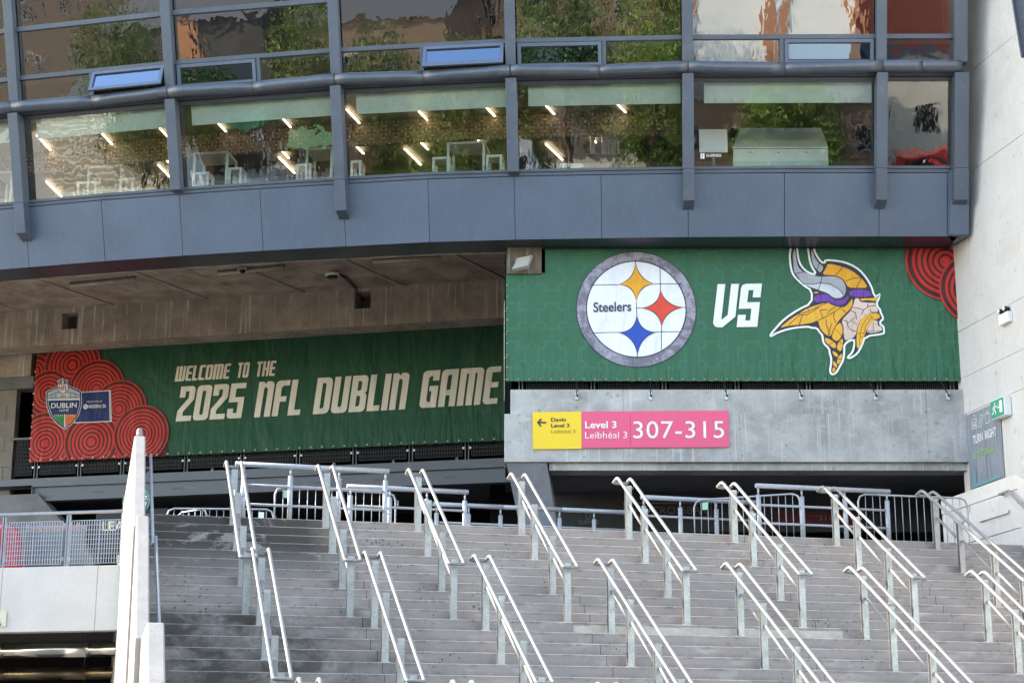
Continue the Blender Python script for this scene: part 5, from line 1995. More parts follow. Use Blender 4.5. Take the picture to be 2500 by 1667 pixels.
wallprof(SW, SW + .40, 0, .28, 'coping', M['pylon'])
wallprof(SW + .015, SW + .38, -.284, .72, 'upper_course', M['pylon'])
wallprof(SW + .03, SW + .36, -1.01, None, 'lower_course', M['pylon'])
lb0, lb1 = side(2392, 1266, SW), side(2464, 1245, SW)
MB().slab(P0 + EA * (SW - .03) + UP * UP.dot(lb0 - P0) + ZV * (lb1.z - .05 - P0.z), UP * UP.dot(lb1 - lb0), EA * .06, ZV * .05).build('lintel', M['pylon'], pr)
# rail on that parapet
wr0 = thing('wall_handrail', 'galvanised handrail fixed to the right hand concrete parapet', 'handrail', side(2440, 1206, SW - .1))
h0 = side(2440, 1206, SW - .09)
h1 = side(2462, 1198, SW - .09)
dn = (-UP * GO2 - ZV * R2).normalized()
MB().tube([h0 + EA * .08, h0, h0.lerp(h1, .5), h1, h1 + dn * .15, h1 + dn * 6], .026, 10).build('rail', M['rail'], wr0)
for k_ in range(4):
    c = h1 + dn * (.35 + 1.4 * k_)
    MB().tube([c - ZV * .02, c - ZV * .07 + EA * .03, c - ZV * .07 + EA * .10], .01, 6).build('bracket', M['rail'], wr0)

# ------------------------------------------------------------------ stepped concrete side wall on the left
T11, T22 = UP.dot(nosing(11) - P0), UP.dot(nosing(22) - P0)
SLf = EA.dot(on_plane(328, 1072, P0, UP) - P0)
SRf = EA.dot(on_plane(355, 1072, P0, UP) - P0)
lw = thing('stair_side_wall', 'white concrete side wall stepping down along the left of the stairs, sunlit on its outer face', 'wall', P0 + EA * SLf)
zc0 = on_plane(342, 1064, P0, UP).z


def wall_run(sl, sr, prof, name):
    def q(t_, z):
        v = P0 + EA * sl + UP * t_
        v.z = z
        return v
    poly = [q(t_, z) for t_, z in prof] + [q(prof[-1][0], -1.6), q(prof[0][0], -1.6)]
    return MB().prism(poly, EA * (sr - sl)).build(name, M['parapet'], lw, bevel=.02)


wall_run(SLf, SRf, [(11.5, zc0), (0.0, zc0), (T11 + .004, zc0 - R1 / GO1 * -T11)], 'wall_length')
p1, p1r = on_plane(333, 1257, P0 + UP * T11, UP), on_plane(364, 1262, P0 + UP * T11, UP)
wall_run(EA.dot(p1 - P0), EA.dot(p1r - P0), [(T11, p1.z), (T22 + .004, p1.z - 11 * R2)], 'wall_length')
p2, p2r = on_plane(345, 1554, P0 + UP * T22, UP), on_plane(384, 1560, P0 + UP * T22, UP)
wall_run(EA.dot(p2 - P0), EA.dot(p2r - P0), [(T22, p2.z), (T22 - 2.0, p2.z), (T22 - 5.5, max(p2.z - 2.6, -1))], 'wall_length')
tops = [zc0]
tn = [0.0]
c = on_plane(341, 1058, P0 + UP * .14, UP)
tmb = MB()
tmb.tube([Vector((c.x, c.y, tops[0] + .002)), Vector((c.x, c.y, tops[0] + .10))], .05, 12)
tmb.ball((c.x, c.y, tops[0] + .11), .052, 12, 8)
tag(tmb.build('pipe_stub', M['rail']), 'short white round capped pipe stub on top of the left side wall', 'pipe')
lh = thing('wall_handrail', 'blue grey handrail along the inner face of the left side wall', 'handrail', P0 + EA * SRf)


def rail_on(k0, p0, k1, p1):
    a = on_plane(*p0, nosing(k0), UP)
    b = on_plane(*p1, nosing(k1), UP)
    MB().tube([a + UP * .02 - ZV * .03, a, b, b - ZV * .05 - EA * .05], .027, 10).build('rail', M['barrier'], lh)
    for f in (.12, .5, .88):
        q = a.lerp(b, f)
        MB().tube([q - ZV * .02, q - ZV * .06 - EA * .03, q - ZV * .06 - EA * .13], .011, 6).build('bracket', M['zinc'], lh)


rail_on(0, (367.5, 1110), 11, (373, 1322))
rail_on(12, (380, 1310), 22, (395, 1680))

# ------------------------------------------------------------------ double handrails on the stairs


def handrail(name, label, feet, run, drop, group, HP=0.945):
    """feet: list of (distance down, fall) for the posts, from the top one."""
    t = thing(name, label, 'handrail', (0, 0, 0), group)
    RW, RR = 0.125, 0.0285
    d = Vector((0, -run, -drop)).normalized()
    mb = MB()                                        # channel posts
    w = .105
    mb.box(-w / 2, w / 2, -.006, 0, 0, HP)
    mb.box(-w / 2, w / 2, .060, .066, 0, HP)
    mb.box(w / 2 - .03, w / 2 - .022, .0005, .0595, 0, HP)
    mb.box(-w / 2 - .02, w / 2 + .02, -.03, .09, 0, .012)
    pm = mb.mesh('post', M['post'])
    for a, f in feet:
        piece('post', pm, t, (0, -a - .0, -f))
    last, fall = feet[-1]
    top = Vector((0, .03, HP + .045))
    hi = top + d * -.17
    lo = Vector((0, -last + .03, -fall + HP + .045)) + d * .24
    path = []
    for sx in (-RW, RW):
        s = [Vector((sx, 0, 0)) + q for q in (hi + Vector((0, .22, -.035)), hi + Vector((0, .10, .012)), hi + Vector((0, .045, .014)), hi + d * .03, hi + d * .1, lo + d * -.06, lo + d * -.02, lo + Vector((0, -.015, .0)))]
        path.append(s)
    loop = path[0] + path[1][::-1]
    # rounded ends of the loop
    loop = [loop[0] + Vector((.03, .01, -.004))] + loop[:7] + [loop[7] + Vector((.02, 0, 0)), loop[8] + Vector((-.02, 0, 0))] + loop[9:] + [loop[-1] + Vector((-.03, .01, -.004))]
    MB().tube(loop, RR, 10, closed=True).build('rail', M['rail'], t)
    for sx in (-1, 1):
        br = MB().tube([(sx * w / 2 * .8, .03, HP - .06), (sx * (w / 2 + .035), .03, HP - .045), (sx * RW, .03, HP + .03)], .0085, 6).mesh('bracket', M['rail'])
        for a, f in feet:
            piece('bracket', br, t, (0, -a, -f))
    for (a0, f0), (a1, f1) in zip(feet[:-1], feet[1:]):
        p, q = Vector((.01, -a0 + .0, -f0 + HP - .34)), Vector((.01, -a1 + .07, -f1 + HP - .34))
        p = p + d * .03
        q = q - d * .02
        MB().tube([p, q], .023, 10).build('lower_rail', M['rail'], t)
    return t


up_feet = [(0, 0), (3 * GO1, 3 * R1), (7 * GO1, 7 * R1), (10 * GO1 + LAND, 10 * R1)]
lo_feet = [(0, 0), (3 * GO2, 3 * R2), (7 * GO2, 7 * R2), (10 * GO2, 10 * R2)]
ORD = ['first', 'second', 'third', 'fourth', 'fifth', 'sixth', 'seventh', 'eighth', 'ninth']
UPR = [(-4.804, -4.737), (-3.25, -3.137), (-1.678, -1.508), (.142, .337), (2.073, 2.327), (4.028, 4.323), (5.964, 6.329), (7.923, 8.36)]
LOR = [(-4.54, -4.463), (-2.795, -2.64), (-1.051, -.81), (.977, 1.25), (3.139, 3.455), (5.294, 5.69), (7.482, 7.79)]


def set_rails(kind, rows, k_top, feet, run, drop, text, group, dz=0.0):
    first = None
    for i, (s0, s1) in enumerate(rows):
        foot = nosing(k_top, s0) + UP * .07 + ZV * dz
        az = PSI - math.atan2(s1 - s0, feet[-1][0])
        lbl = text.format(ORD[i])
        if first is None:
            first = handrail(kind, lbl, feet, run, drop, group, 0.945 if k_top == 1 else 1.03)
            first.location, first.rotation_euler = foot, (0, 0, -az)
        else:
            dup(first, foot, -az, lbl)


set_rails('stair_handrail', UPR, 1, up_feet, GO1, R1, 'double steel handrail of the upper flight, {} from the left', 'double handrails of the upper flight')
set_rails('stair_handrail', LOR, 12, lo_feet, GO2, R2, 'double steel handrail of the middle flight, {} from the left', 'double handrails of the middle flight')
THR = [(-4.35, -4.26), (-2.40, -2.2), (-.50, -.26), (1.70, 2.0), (4.1, 4.45), (6.5, 6.9)]
set_rails('stair_handrail', THR, 24, lo_feet, GO2, R2, 'double steel handrail of the lowest flight, {} from the left, only its top in view', 'double handrails of the lowest flight', -.02)

# ------------------------------------------------------------------ pipe barriers at the head of the stairs


def pipe_barrier(label, pa, pb, posts, mids=(.74, .40), joints=()):
    A, B = at_z(*pa, Z_CON + 1.1), at_z(*pb, Z_CON + 1.1)
    t = thing('pipe_barrier', label, 'barrier', (A.x, A.y, Z_CON), 'galvanised pipe barriers above the stairs')
    d = (B - A)
    cutsx = [0.0] + list(joints) + [1.0]
    for a, b in zip(cutsx[:-1], cutsx[1:]):
        MB().tube([A + d * a + d.normalized() * (.01 if a else 0), A + d * b], .046, 14).build('top_rail', M['barrier'], t)
    for px in posts:
        q = on_plane(px, 1250, A, Vector((d.y, -d.x, 0)))
        q.z = Z_CON
        mb = MB()
        mb.tube([q, q + ZV * .93], .044, 12)
        mb.tube([q + ZV * .93, q + ZV * 1.06], .018, 8)
        mb.box(q.x - .08, q.x + .08, q.y - .08, q.y + .08, q.z + .001, q.z + .012)
        mb.build('post', M['barrier'], t)
    u0 = on_plane(posts[0], 1250, A, Vector((d.y, -d.x, 0)))
    u1 = on_plane(posts[-1], 1250, A, Vector((d.y, -d.x, 0)))
    for m in mids:
        a, b = Vector((u0.x, u0.y, Z_CON + m)), Vector((u1.x, u1.y, Z_CON + m))
        MB().tube([a, b], .025, 10).build('mid_rail', M['barrier'], t)
    return t


pipe_barrier('tallest looking pipe barrier, behind the first and second handrails at the upper left', (575, 1132), (950, 1150), (592, 707, 826, 940))
pipe_barrier('pipe barrier with two bays behind the third handrail, left of the centre', (847, 1187), (1143, 1201), (855, 951, 1042, 1135))
pipe_barrier('long low looking pipe barrier across the centre between the third and fifth handrails', (1057, 1230), (1540, 1251), (1066, 1144, 1222, 1366, 1450, 1534), (.74, .40), (.345, .64))
pipe_barrier('pipe barrier in front of the dark bar sign behind the fifth handrail', (1565, 1213), (1850, 1227), (1572, 1661, 1749, 1836))
pipe_barrier('grey shaded pipe barrier in front of the red panel behind the sixth and seventh handrails', (1845, 1185), (2172, 1200), (1853, 1959, 2064, 2167))

# ------------------------------------------------------------------ crowd control barriers


def crowd_barrier(label, pa, pb, ztop=1.08, tilt=0.0, tagc=None, tagx=.18, n=14):
    A, B = at_z(*pa, Z_CON + ztop), at_z(*pb, Z_CON + ztop + tilt)
    A0 = Vector((A.x, A.y, Z_CON))
    t = thing('crowd_barrier', label, 'barrier', A0, 'steel crowd control barriers on the concourse')
    B0 = Vector((B.x, B.y, Z_CON + tilt))
    U = (B0 - A0)
    r = .14
    ul = U.normalized()
    pts = [A0 + ZV * .16, A0 + ZV * (ztop - r), A0 + ZV * (ztop - r * .3) + ul * r * .3, A0 + ZV * ztop + ul * r, B0 + ZV * ztop - ul * r, B0 + ZV * (ztop - r * .3) - ul * r * .3, B0 + ZV * (ztop - r), B0 + ZV * .16]
    MB().tube(pts, .019, 10, True).build('frame', M['barrier'], t)
    bar = None
    for i in range(1, n + 1):
        q = A0 + U * (i / (n + 1))
        if bar is None:
            bar = MB().tube([(0, 0, .16), (0, 0, ztop - .005)], .0072, 6).mesh('bar', M['barrier'])
        piece('bar', bar, t, q - A0)
    for f in (.12, .88):
        q = A0 + U * f
        nrm = Vector((ul.y, -ul.x, 0))
        MB().tube([q - nrm * .3 + ZV * .015, q - nrm * .05 + ZV * .16, q + nrm * .05 + ZV * .16, q + nrm * .3 + ZV * .015], .014, 8).build('foot', M['barrier'], t)
    for z in (.35, .82):
        q = B0 + ZV * z
        MB().tube([q, q + ul * .05, q + ul * .05 + ZV * .12, q + ZV * .12], .008, 6).build('hook', M['barrier'], t)
    if tagc:
        q = A0 + U * tagx + ZV * (ztop - .20)
        nrm = Vector((ul.y, -ul.x, 0))
        MB().slab(q + nrm * .02, ul * .11, ZV * .14, nrm * .006).build('name_plate', tagc, t)
    return t


tg = flat('plate_green', (.30, .52, .36), .4)
crowd_barrier('crowd barrier furthest left, only its top showing above the damp step', (408, 1241), (668, 1243), tagc=M['white'], tagx=.86)
crowd_barrier('crowd barrier with a green plate behind the second handrail', (672, 1188), (966, 1204), tagc=tg, tagx=.07)
crowd_barrier('crowd barrier with a green plate and a rising top beside the sixth handrail', (1694, 1221), (1952, 1204), tagc=tg, tagx=.08, tilt=.05)
crowd_barrier('crowd barrier beside the pale parapet at the right end of the stairs', (2094, 1206), (2360, 1216))
crowd_barrier('crowd barrier lying at an angle behind the leftmost one', (434, 1252), (505, 1241), n=4)

# ------------------------------------------------------------------ left walkway edge with its grating, ducts below
wa, wb = at_z(0, 1256, Z_CON + 1.1), at_z(296, 1247, Z_CON + 1.1)
WU = Vector((wb.x - wa.x, wb.y - wa.y, 0)).normalized()
WN = Vector((WU.y, -WU.x, 0))
W0 = Vector((wa.x, wa.y, 0))


def wk(px, py, off=0.0):
    return on_plane(px, py, W0 + WN * off, WN)


zw1, zw0 = wk(100, 1383, .1).z, wk(100, 1541, .1).z
we = thing('walkway_edge', 'pale concrete walkway edge wall at the lower left, left of the side wall', 'wall', W0 + ZV * zw0)
L0 = wk(-420, 1400, .1) - WU * 8
L0.z = 0
LX = L0.copy()
R0 = wk(330, 1400, .1)
R0.z = 0
cutp = [0, 5.8, (wk(6, 1400, .1) - wk(-420, 1400, .1)).length + 8, (wk(238, 1400, .1) - wk(-420, 1400, .1)).length + 8, (R0 - L0).length + .6]
for a, b in zip(cutp[:-1], cutp[1:]):
    MB().slab(L0 + WU * (a + .003) + ZV * zw0, WU * (b - a - .006), -WN * .3, ZV * (zw1 - zw0)).build('edge_panel', M['balcony'], we, bevel=.012)
MB().slab(L0 - WN * .31 + ZV * (zw0 + .35), R0 - L0 - WU * .5, -WN * 8, ZV * .5).build('slab', M['dark_concrete'], we)
wrl = thing('walkway_guard', 'galvanised guard rail with grey grating panels on the walkway edge at the lower left', 'railing', W0 + ZV * zw1)
MB().tube([L0 + ZV * (Z_CON + 1.1) - WN * .1, R0 + ZV * (Z_CON + 1.1) - WN * .1 - WU * .25], .034, 12).build('top_rail', M['barrier'], wrl)
for px in (-942, -785, -628, -471, -312, -152, 3, 160, 318):
    q = wk(px, 1380, -.02)
    q.z = zw1
    for dd in (-.028, .028):
        MB().slab(q + WU * (dd - .011), WU * .022, -WN * .06, ZV * (Z_CON + 1.07 - zw1)).build('post', M['mesh_grey'], wrl)
    for z in (.13, .82):
        for dd in (-.10, .05):
            MB().slab(q + WU * dd + ZV * (z * (Z_CON + 1.0 - zw1)) + WN * .012, WU * .05, WN * .012, ZV * .07).build('clip', M['mesh_grey'], wrl)
for (p0, p1) in tuple((x + o_, x + o_ + 64) for x in (-930, -773, -616, -459, -300) for o_ in (0, 69)) + ((-140, -76), (-74, -12), (11, 77), (78, 148), (170, 238), (240, 310)):
    a, b = wk(p0, 1377, 0.0), wk(p1, 1377, 0.0)
    a.z = zw1 + .06
    grating(a, WU * (b - a).dot(WU), ZV * (Z_CON + .93 - zw1 - .06), 11, 9, .013, 'grating_panel', M['mesh_grey'], wrl)['kind'] = 'stuff'
# pipes and darkness underneath
for (py, dia, off, nm, lbl) in ((1586, .30, -1.0, 'duct', 'shiny metal clad pipe hanging below the pale walkway edge'), (1643, .26, -2.6, 'duct', 'second shiny metal pipe lower down in the dark under the walkway'), (1680, .2, -3.4, 'duct', 'lowest metal pipe under the walkway at the bottom left corner')):
    a = wk(140, py, off)
    mb = MB()
    t = thing(nm, lbl, 'pipe', a)
    for q in range(9):
        s0 = -12.6 + q * 1.9
        MB().tube([a + WU * (s0 + .006), a + WU * (s0 + 1.894)], dia / 2, 20).build('length', M['duct'] if off > -2 else M['duct_dull'], t)
        MB().tube([a + WU * (s0 - .03), a + WU * (s0 + .03)], dia / 2 + .005, 20, caps=False).build('band', M['duct'] if off > -2 else M['duct_dull'], t)
    for q in range(4):
        MB().tube([a + WU * (-3.8 + q * 2.2) + ZV * dia / 2, a + WU * (-3.8 + q * 2.2) + ZV * (zw0 + .36 - a.z)], .007, 5).build('hanger', M['post_dark'], t)
mb = MB()
mb.slab(L0 - WN * 5.5 + ZV * -1.6, R0 - L0 + WU * 6, -WN * .1, ZV * 6)
mb.build('under_wall', M['void'], kind='structure')
mb = MB()
for k_ in range(7):
    q = L0 - WN * (1.2 + k_ * .6) + ZV * (zw0 + .25)
    mb.slab(q, R0 - L0, -WN * .06, ZV * .09)
tag(mb.build('cable_tray', M['post_dark']), 'dark cable trays under the walkway slab at the lower left', 'cable tray')
# things standing on the walkway behind the grating
q = wk(14, 1380, -.55)
q.z = Z_CON + .001
rbx = thing('plastic_barrier', 'red plastic barrier block behind the grating at the left edge', 'barrier', q)
MB().prism([q - WU * .55, q + WU * .26, q + WU * .18 + ZV * .84, q + WU * .05 + ZV * .98, q - WU * .3 + ZV * .98, q - WU * .5 + ZV * .84], -WN * .3).build('body', M['red_plastic'], rbx, bevel=.03)
MB().slab(q - WU * .3 + ZV * .985 - WN * .1, WU * .22, -WN * .1, ZV * .07).build('lug', M['red_plastic'], rbx)
q = wk(60, 1380, -1.0)
q.z = Z_CON
bb_ = thing('plastic_fence', 'faded brown plastic fence panel behind the grating, next to the red barrier', 'fence', q)
MB().slab(q + ZV * .92, WU * 1.3, -WN * .06, ZV * .08).build('top_bar', M['rust_plastic'], bb_, bevel=.01)
for dd in (.0, .28, .82, 1.1):
    MB().slab(q + ZV * .90 + WU * dd + WN * .02, WU * .05, -WN * .1, ZV * .15).build('lug', M['rust_plastic'], bb_)
MB().slab(q + ZV * .05, WU * 1.3, -WN * .03, ZV * .85).build('panel', M['post_dark'], bb_)
# cream shop letters behind the grating
qs = wk(248, 1296, -1.6)
lt_ = thing('shop_sign', 'dark board with cream capital letters behind the grating beside the side wall', 'sign', qs)
MB().slab(qs - WU * .15 - ZV * .5 - WN * .02, WU * 1.6, -WN * .05, ZV * .95).build('board', M['shutter'], lt_)
LS_ = Banner(lt_, qs, WU, WN, 1.4, .6)
LS_.wave = lambda u, v: 0.0
LS_.text('lettering', 'LEA', (249, 1296), (303, 1294), 24, M['letter_cream'], .03)
# pale yellow plate at the very left
qy = wk(-16, 1529, .12)
yp = thing('warning_plate', 'pale yellow plate with a black arrow on the walkway edge at the left margin', 'sign', qy)
MB().slab(qy, WU * (wk(14, 1529, .12) - qy).dot(WU), WN * .006, ZV * (wk(-16, 1490, .12).z - qy.z)).build('plate', flat('pale_yellow', (.62, .59, .44)), yp)
YP = Banner(yp, qy + WN * .006, WU, WN, .3, .4)
YP.wave = lambda u, v: 0.0
YP.decal('arrow', [[YP.uv(*p) for p in ((-12, 1526), (3, 1526), (-4, 1508), (-12, 1500))]], M['black'])
# round sign hidden behind the side wall
q = wk(333, 1224, -2.0)
rs = thing('round_sign', 'round green rimmed notice mostly hidden behind the left side wall', 'sign', q)
mb = MB()
mb.tube([q, q + WN * .02], .31, 32)
mb.build('disc', flat('leaf_green', (.10, .36, .08)), rs)
MB().tube([q + WN * .021, q + WN * .025], .285, 32).build('face', flat('slate_blue_face', (.10, .13, .20)), rs)
RS = Banner(rs, q + WN * .026, WU, WN, 1, 1)
RS.clip = lambda p: p
RS.wave = lambda u, v: 0.0
RS.decal('notice_lines', [[(.06, .08), (.25, .08), (.25, .11), (.06, .11)], [(.08, .03), (.27, .03), (.27, .05), (.08, .05)], [(.08, -.07), (.24, -.07), (.24, -.02), (.08, -.02)]], M['white'])
RS.decal('notice_foot', [[(.25 * math.cos(a), .25 * math.sin(a)) for a in [rad(x) for x in range(200, 341, 10)]]], M['white'], nxt=False)

# ------------------------------------------------------------------ signs in the dark concourse
yq = 40.55


def dim_text(root, s, a, b, cap, mat, bold=0.0):
    Bq = Banner(root, (0, yq - .03, 0), (1, 0, 0), (0, -1, 0), 50, 50)
    Bq.clip = lambda p: p
    Bq.wave = lambda u, v: 0.0
    Bq.text('lettering', s, a, b, cap, mat, bold)
    return Bq


dim = flat('dim_grey_letters', (.13, .13, .125))
bs = thing('bar_sign', 'black bar sign board with spaced grey capitals in a thin frame under the balcony', 'sign', at_y(1630, 1260, yq))
c0, c1 = at_y(1522, 1264, yq), at_y(1737, 1226, yq)
MB().box(c0.x, c1.x, yq, yq + .04, c0.z, c1.z).build('board', M['shutter'], bs)
for bx in ((c0.x, c1.x, c0.z, c0.z + .03), (c0.x, c1.x, c1.z - .03, c1.z), (c0.x, c0.x + .03, c0.z + .031, c1.z - .031), (c1.x - .03, c1.x, c0.z + .031, c1.z - .031)):
    MB().box(bx[0], bx[1], yq - .012, yq - .001, bx[2], bx[3]).build('frame', dim, bs)
dim_text(bs, 'THE CROSSBAR', (1532, 1255), (1727, 1253), 19, dim, .0)
gs = thing('brewery_sign', 'dim grey brewery sign with a harp under the balcony', 'sign', at_y(1437, 1276, yq))
g_ = dim_text(gs, 'GUINNESS', (1412, 1279), (1463, 1279), 11, dim, .01)
hp_ = [g_.uv(*p) for p in ((1432, 1265), (1430, 1253), (1437, 1249), (1444, 1252), (1441, 1262), (1437, 1267))]
g_.layer = 0
g_.decal('harp', stroke(hp_ + hp_[:1], .025), dim)
rs2 = thing('section_panel', 'dark red section panel reading 311 behind the pipe barrier', 'sign', at_y(1980, 1285, yq))
c0, c1 = at_y(1893, 1284, yq), at_y(2105, 1247, yq)
MB().box(c0.x, c1.x, yq - .01, yq + .04, c0.z, c1.z).build('panel', flat('deep_red_panel', (.10, .008, .016)), rs2)
dim_text(rs2, '311', (1999, 1270), (2029, 1270), 14, dim, .01)
dim_text(rs2, 'SECTION', (1973, 1262), (1996, 1261), 5, dim, .0)

# ------------------------------------------------------------------ lights and cables on the soffit


def soff(px, py):
    return at_z(px, py, zt_b - .03)


for (a, b, lbl) in (((172, 693), (330, 677), 'weathered strip light on the soffit, leftmost, below the second fascia panel'), ((533, 664), (694, 648), 'weathered strip light on the soffit with a small dome beside it'), ((911, 634), (1074, 625), 'weathered strip light on the soffit, rightmost of the three')):
    A, B = soff(*a), soff(*b)
    t = thing('batten_light', lbl, 'light', A, 'strip lights on the concrete soffit')
    MB().bar(A, B, .10, .05).build('tray', M['post_dark'], t)
    MB().tube([A - ZV * .05, B - ZV * .05], .048, 12).build('diffuser', M['grimy'], t)
    for f in (.2, .42, .64, .86):
        MB().bar(A.lerp(B, f) - ZV * .03 + BN * .05, A.lerp(B, f) - ZV * .06 + BN * .05, .03, .02, up=(1, 0, 0)).build('clip', M['zinc'], t)
q = soff(592, 655)
t = thing('dome_camera', 'small dome camera on the soffit beside the middle strip light', 'camera', q)
MB().box(q.x - .12, q.x + .12, q.y - .1, q.y + .1, q.z - .05, q.z + .02).build('plate', M['offwhite'], t)
MB().ball(q - ZV * .06, .075, 14, 8).build('dome', M['black'], t)
q = soff(812, 664)
t = thing('bulkhead_lamp', 'oval white bulkhead lamp on the soffit with two black cables', 'light', q)
ov = [q + BU * (.18 * math.cos(rad(a))) + BN * (.13 * math.sin(rad(a))) for a in range(0, 360, 20)]
MB().prism([p - ZV * .10 for p in ov], (0, 0, .06)).build('base', M['white'], t, bevel=.01)
MB().prism([q + (p - q) * .78 - ZV * .101 for p in ov], (0, 0, -.05)).build('guard', M['black'], t, bevel=.015)
tgt = lb(890, 735, beam_off - .3)
for dd in (-.02, .02):
    e0_ = q + BU * (.16 + dd) - ZV * .05
    e1_ = lb(868, 690, beam_off + .25)
    e2_ = lb(872, 715, beam_off + .03)
    MB().tube([e0_, e0_.lerp(e1_, .45) - ZV * .02 + BU * dd, Vector((e1_.x, e1_.y, zt_b - .05)) + BU * dd, e2_ + BU * dd * 2, lb(885, 728, beam_off + .02) + BU * dd, tgt + BU * dd], .016, 6).build('cable', M['black'], t)
# flood light on the concrete corbel
q = at_y(1275, 640, YB - .08)
t = thing('flood_light', 'square flood light with a pale glass on the concrete block between the banners', 'light', q)
rt = Vector((.17, -.02, .03))
upv = Vector((.05, .06, .15))
nn_ = rt.cross(upv).normalized()
if nn_.y > 0:
    nn_ = -nn_
MB().slab(q - rt - upv, rt * 2, upv * 2, -nn_ * .09).build('housing', M['offwhite'], t, bevel=.012)
MB().slab(q - rt * .82 - upv * .62 + nn_ * .002, rt * 1.64, upv * 1.5, nn_ * .006).build('glass', flat('flood_glass', (.42, .40, .36), .2), t)
MB().slab(q - rt - upv * 1.0 + nn_ * .003, rt * 2, upv * .3, nn_ * .02).build('hinge_bar', M['offwhite'], t)
# stain of yellow foam on the beam
q = lb(742, 792, beam_off + .003)
mb = MB()
for _ in range(14):
    c_ = q + BU * random.uniform(-.06, .06) + ZV * random.uniform(-.08, .08)
    mb.ball(c_, random.uniform(.012, .026), 6, 4)
tag(mb.build('lichen_patch', flat('yellow_lichen', (.42, .33, .10))), 'small yellow patch on the concrete beam above the welcome banner', 'patch')

# ------------------------------------------------------------------ the street behind the camera, seen only as reflections in the glass


def brick_mat(name, c1, c2, mortar, scale=1.0):
    t = NT(name)
    p = t.pos()
    s = t.n('SeparateXYZ')
    t.l(p, s.inputs[0])
    cb = t.n('CombineXYZ')
    t.l(t.math('ADD', s.outputs['X'], s.outputs['Y']), cb.inputs[0])
    t.l(s.outputs['Z'], cb.inputs[1])
    b = t.n('TexBrick')
    t.l(cb.outputs[0], b.inputs['Vector'])
    b.inputs['Color1'].default_value = (*c1, 1)
    b.inputs['Color2'].default_value = (*c2, 1)
    b.inputs['Mortar'].default_value = (*mortar, 1)
    b.inputs['Scale'].default_value = 4.4 / scale
    b.inputs['Mortar Size'].default_value = .02
    t.bsdf(b.outputs['Color'], .85, 0, .3)
    return t.m


M['brick_brown'] = brick_mat('brown_brick', (.16, .095, .06), (.22, .13, .08), (.25, .23, .20))
M['brick_orange'] = brick_mat('orange_brick', (.42, .16, .07), (.50, .20, .09), (.35, .28, .22))
M['render_white'] = concrete('white_render', (.80, .78, .74), .95, 1.03, .5, blot=.2)
M['slate'] = flat('roof_slate', (.06, .06, .065), .6)
M['dark_glass'] = flat('dark_window', (.02, .022, .025), .15)
M['frame_white'] = flat('window_frame_white', (.30, .30, .29), .5)
M['tarmac'] = flat('dark_tarmac', (.045, .045, .047), .9)


def house(label, x0, x1, y, d, h, mat, rows, roof=1.6, pil=None):
    t = thing('house', label, 'house', ((x0 + x1) / 2, y, -1.6))
    MB().box(x0, x1, y - d, y, -1.6, h).build('wall', mat, t)
    MB().prism([(x0 - .3, y + .3, h + .002), (x0 - .3, y - d - .3, h + .002), (x0 - .3, y - d / 2, h + roof)], (x1 - x0 + .6, 0, 0)).build('roof', M['slate'], t)
    for (z, wh, ww, n) in rows:
        for i in range(n):
            cx_ = x0 + (x1 - x0) * (i + .5) / n
            f = MB()
            k = .08
            f.box(cx_ - ww / 2, cx_ + ww / 2, y + .002, y + .06, z, z + k)
            f.box(cx_ - ww / 2, cx_ + ww / 2, y + .002, y + .06, z + wh - k, z + wh)
            f.box(cx_ - ww / 2, cx_ - ww / 2 + k, y + .002, y + .06, z + k, z + wh - k)
            f.box(cx_ + ww / 2 - k, cx_ + ww / 2, y + .002, y + .06, z + k, z + wh - k)
            f.box(cx_ - k / 2, cx_ + k / 2, y + .002, y + .06, z + k, z + wh - k)
            w = f.build('window', M['frame_white'], t)
            MB().box(cx_ - ww / 2 + .01, cx_ + ww / 2 - .01, y + .003, y + .02, z + .01, z + wh - .01).build('pane', M['dark_glass'], w)
    for (px_, pw_) in pil or ():
        MB().box(px_, px_ + pw_, y + .002, y + .12, -1.6, h).build('pilaster', M['brick_orange'], t)
    return t


house('white rendered house with orange brick strips, mirrored in the upper right glass', 4.6, 19, -32, 9, 13.5, M['render_white'], [], 2, pil=((5.0, .5), (6.1, .35), (8.6, .5), (13.4, 1.0), (18.4, .6)))
house('brown brick house with white window frames, mirrored in the lower right glass', 5.2, 19.5, -24, 7, 4.3, M['brick_brown'], [(1.4, 1.5, 1.2, 6)], 1.2)
house('brown brick terrace with dark windows, mirrored left of the middle of the glass', -40, -21, -33, 9, 8.0, M['brick_brown'], [(.4, 1.6, 1.1, 7), (4.2, 1.6, 1.1, 7)], 2.0)
house('grey rendered house with two orange chimney breasts, mirrored in the left glass', -66, -43, -34, 9, 8.6, concrete('grey_render', (.075, .07, .066), .7, 1.2, .5), [(.6, 1.5, 1.2, 6)], 2.0, pil=((-55, 1.6), (-50, 1.8)))
house('long dark terrace mirrored at the left end of the upper glass', -112, -24, -52, 9, 17.0, brick_mat('soot_brick', (.085, .06, .045), (.13, .085, .06), (.11, .10, .09), 1.6), [(3, 1.8, 1.2, 20), (8, 1.8, 1.2, 20)], 2.0)
house('tall brown brick house behind the trees, mirrored in the middle of the upper glass', -23, 4.2, -44, 9, 13.0, M['brick_brown'], [(1.5, 1.8, 1.2, 9), (6, 1.8, 1.2, 9), (9.6, 1.6, 1.2, 9)], 2.0)
house('low dark shed row under the trees, mirrored in the middle of the glass', -20, 3.2, -36, 6, 4.6, M['dark_concrete'], [], 1.0)

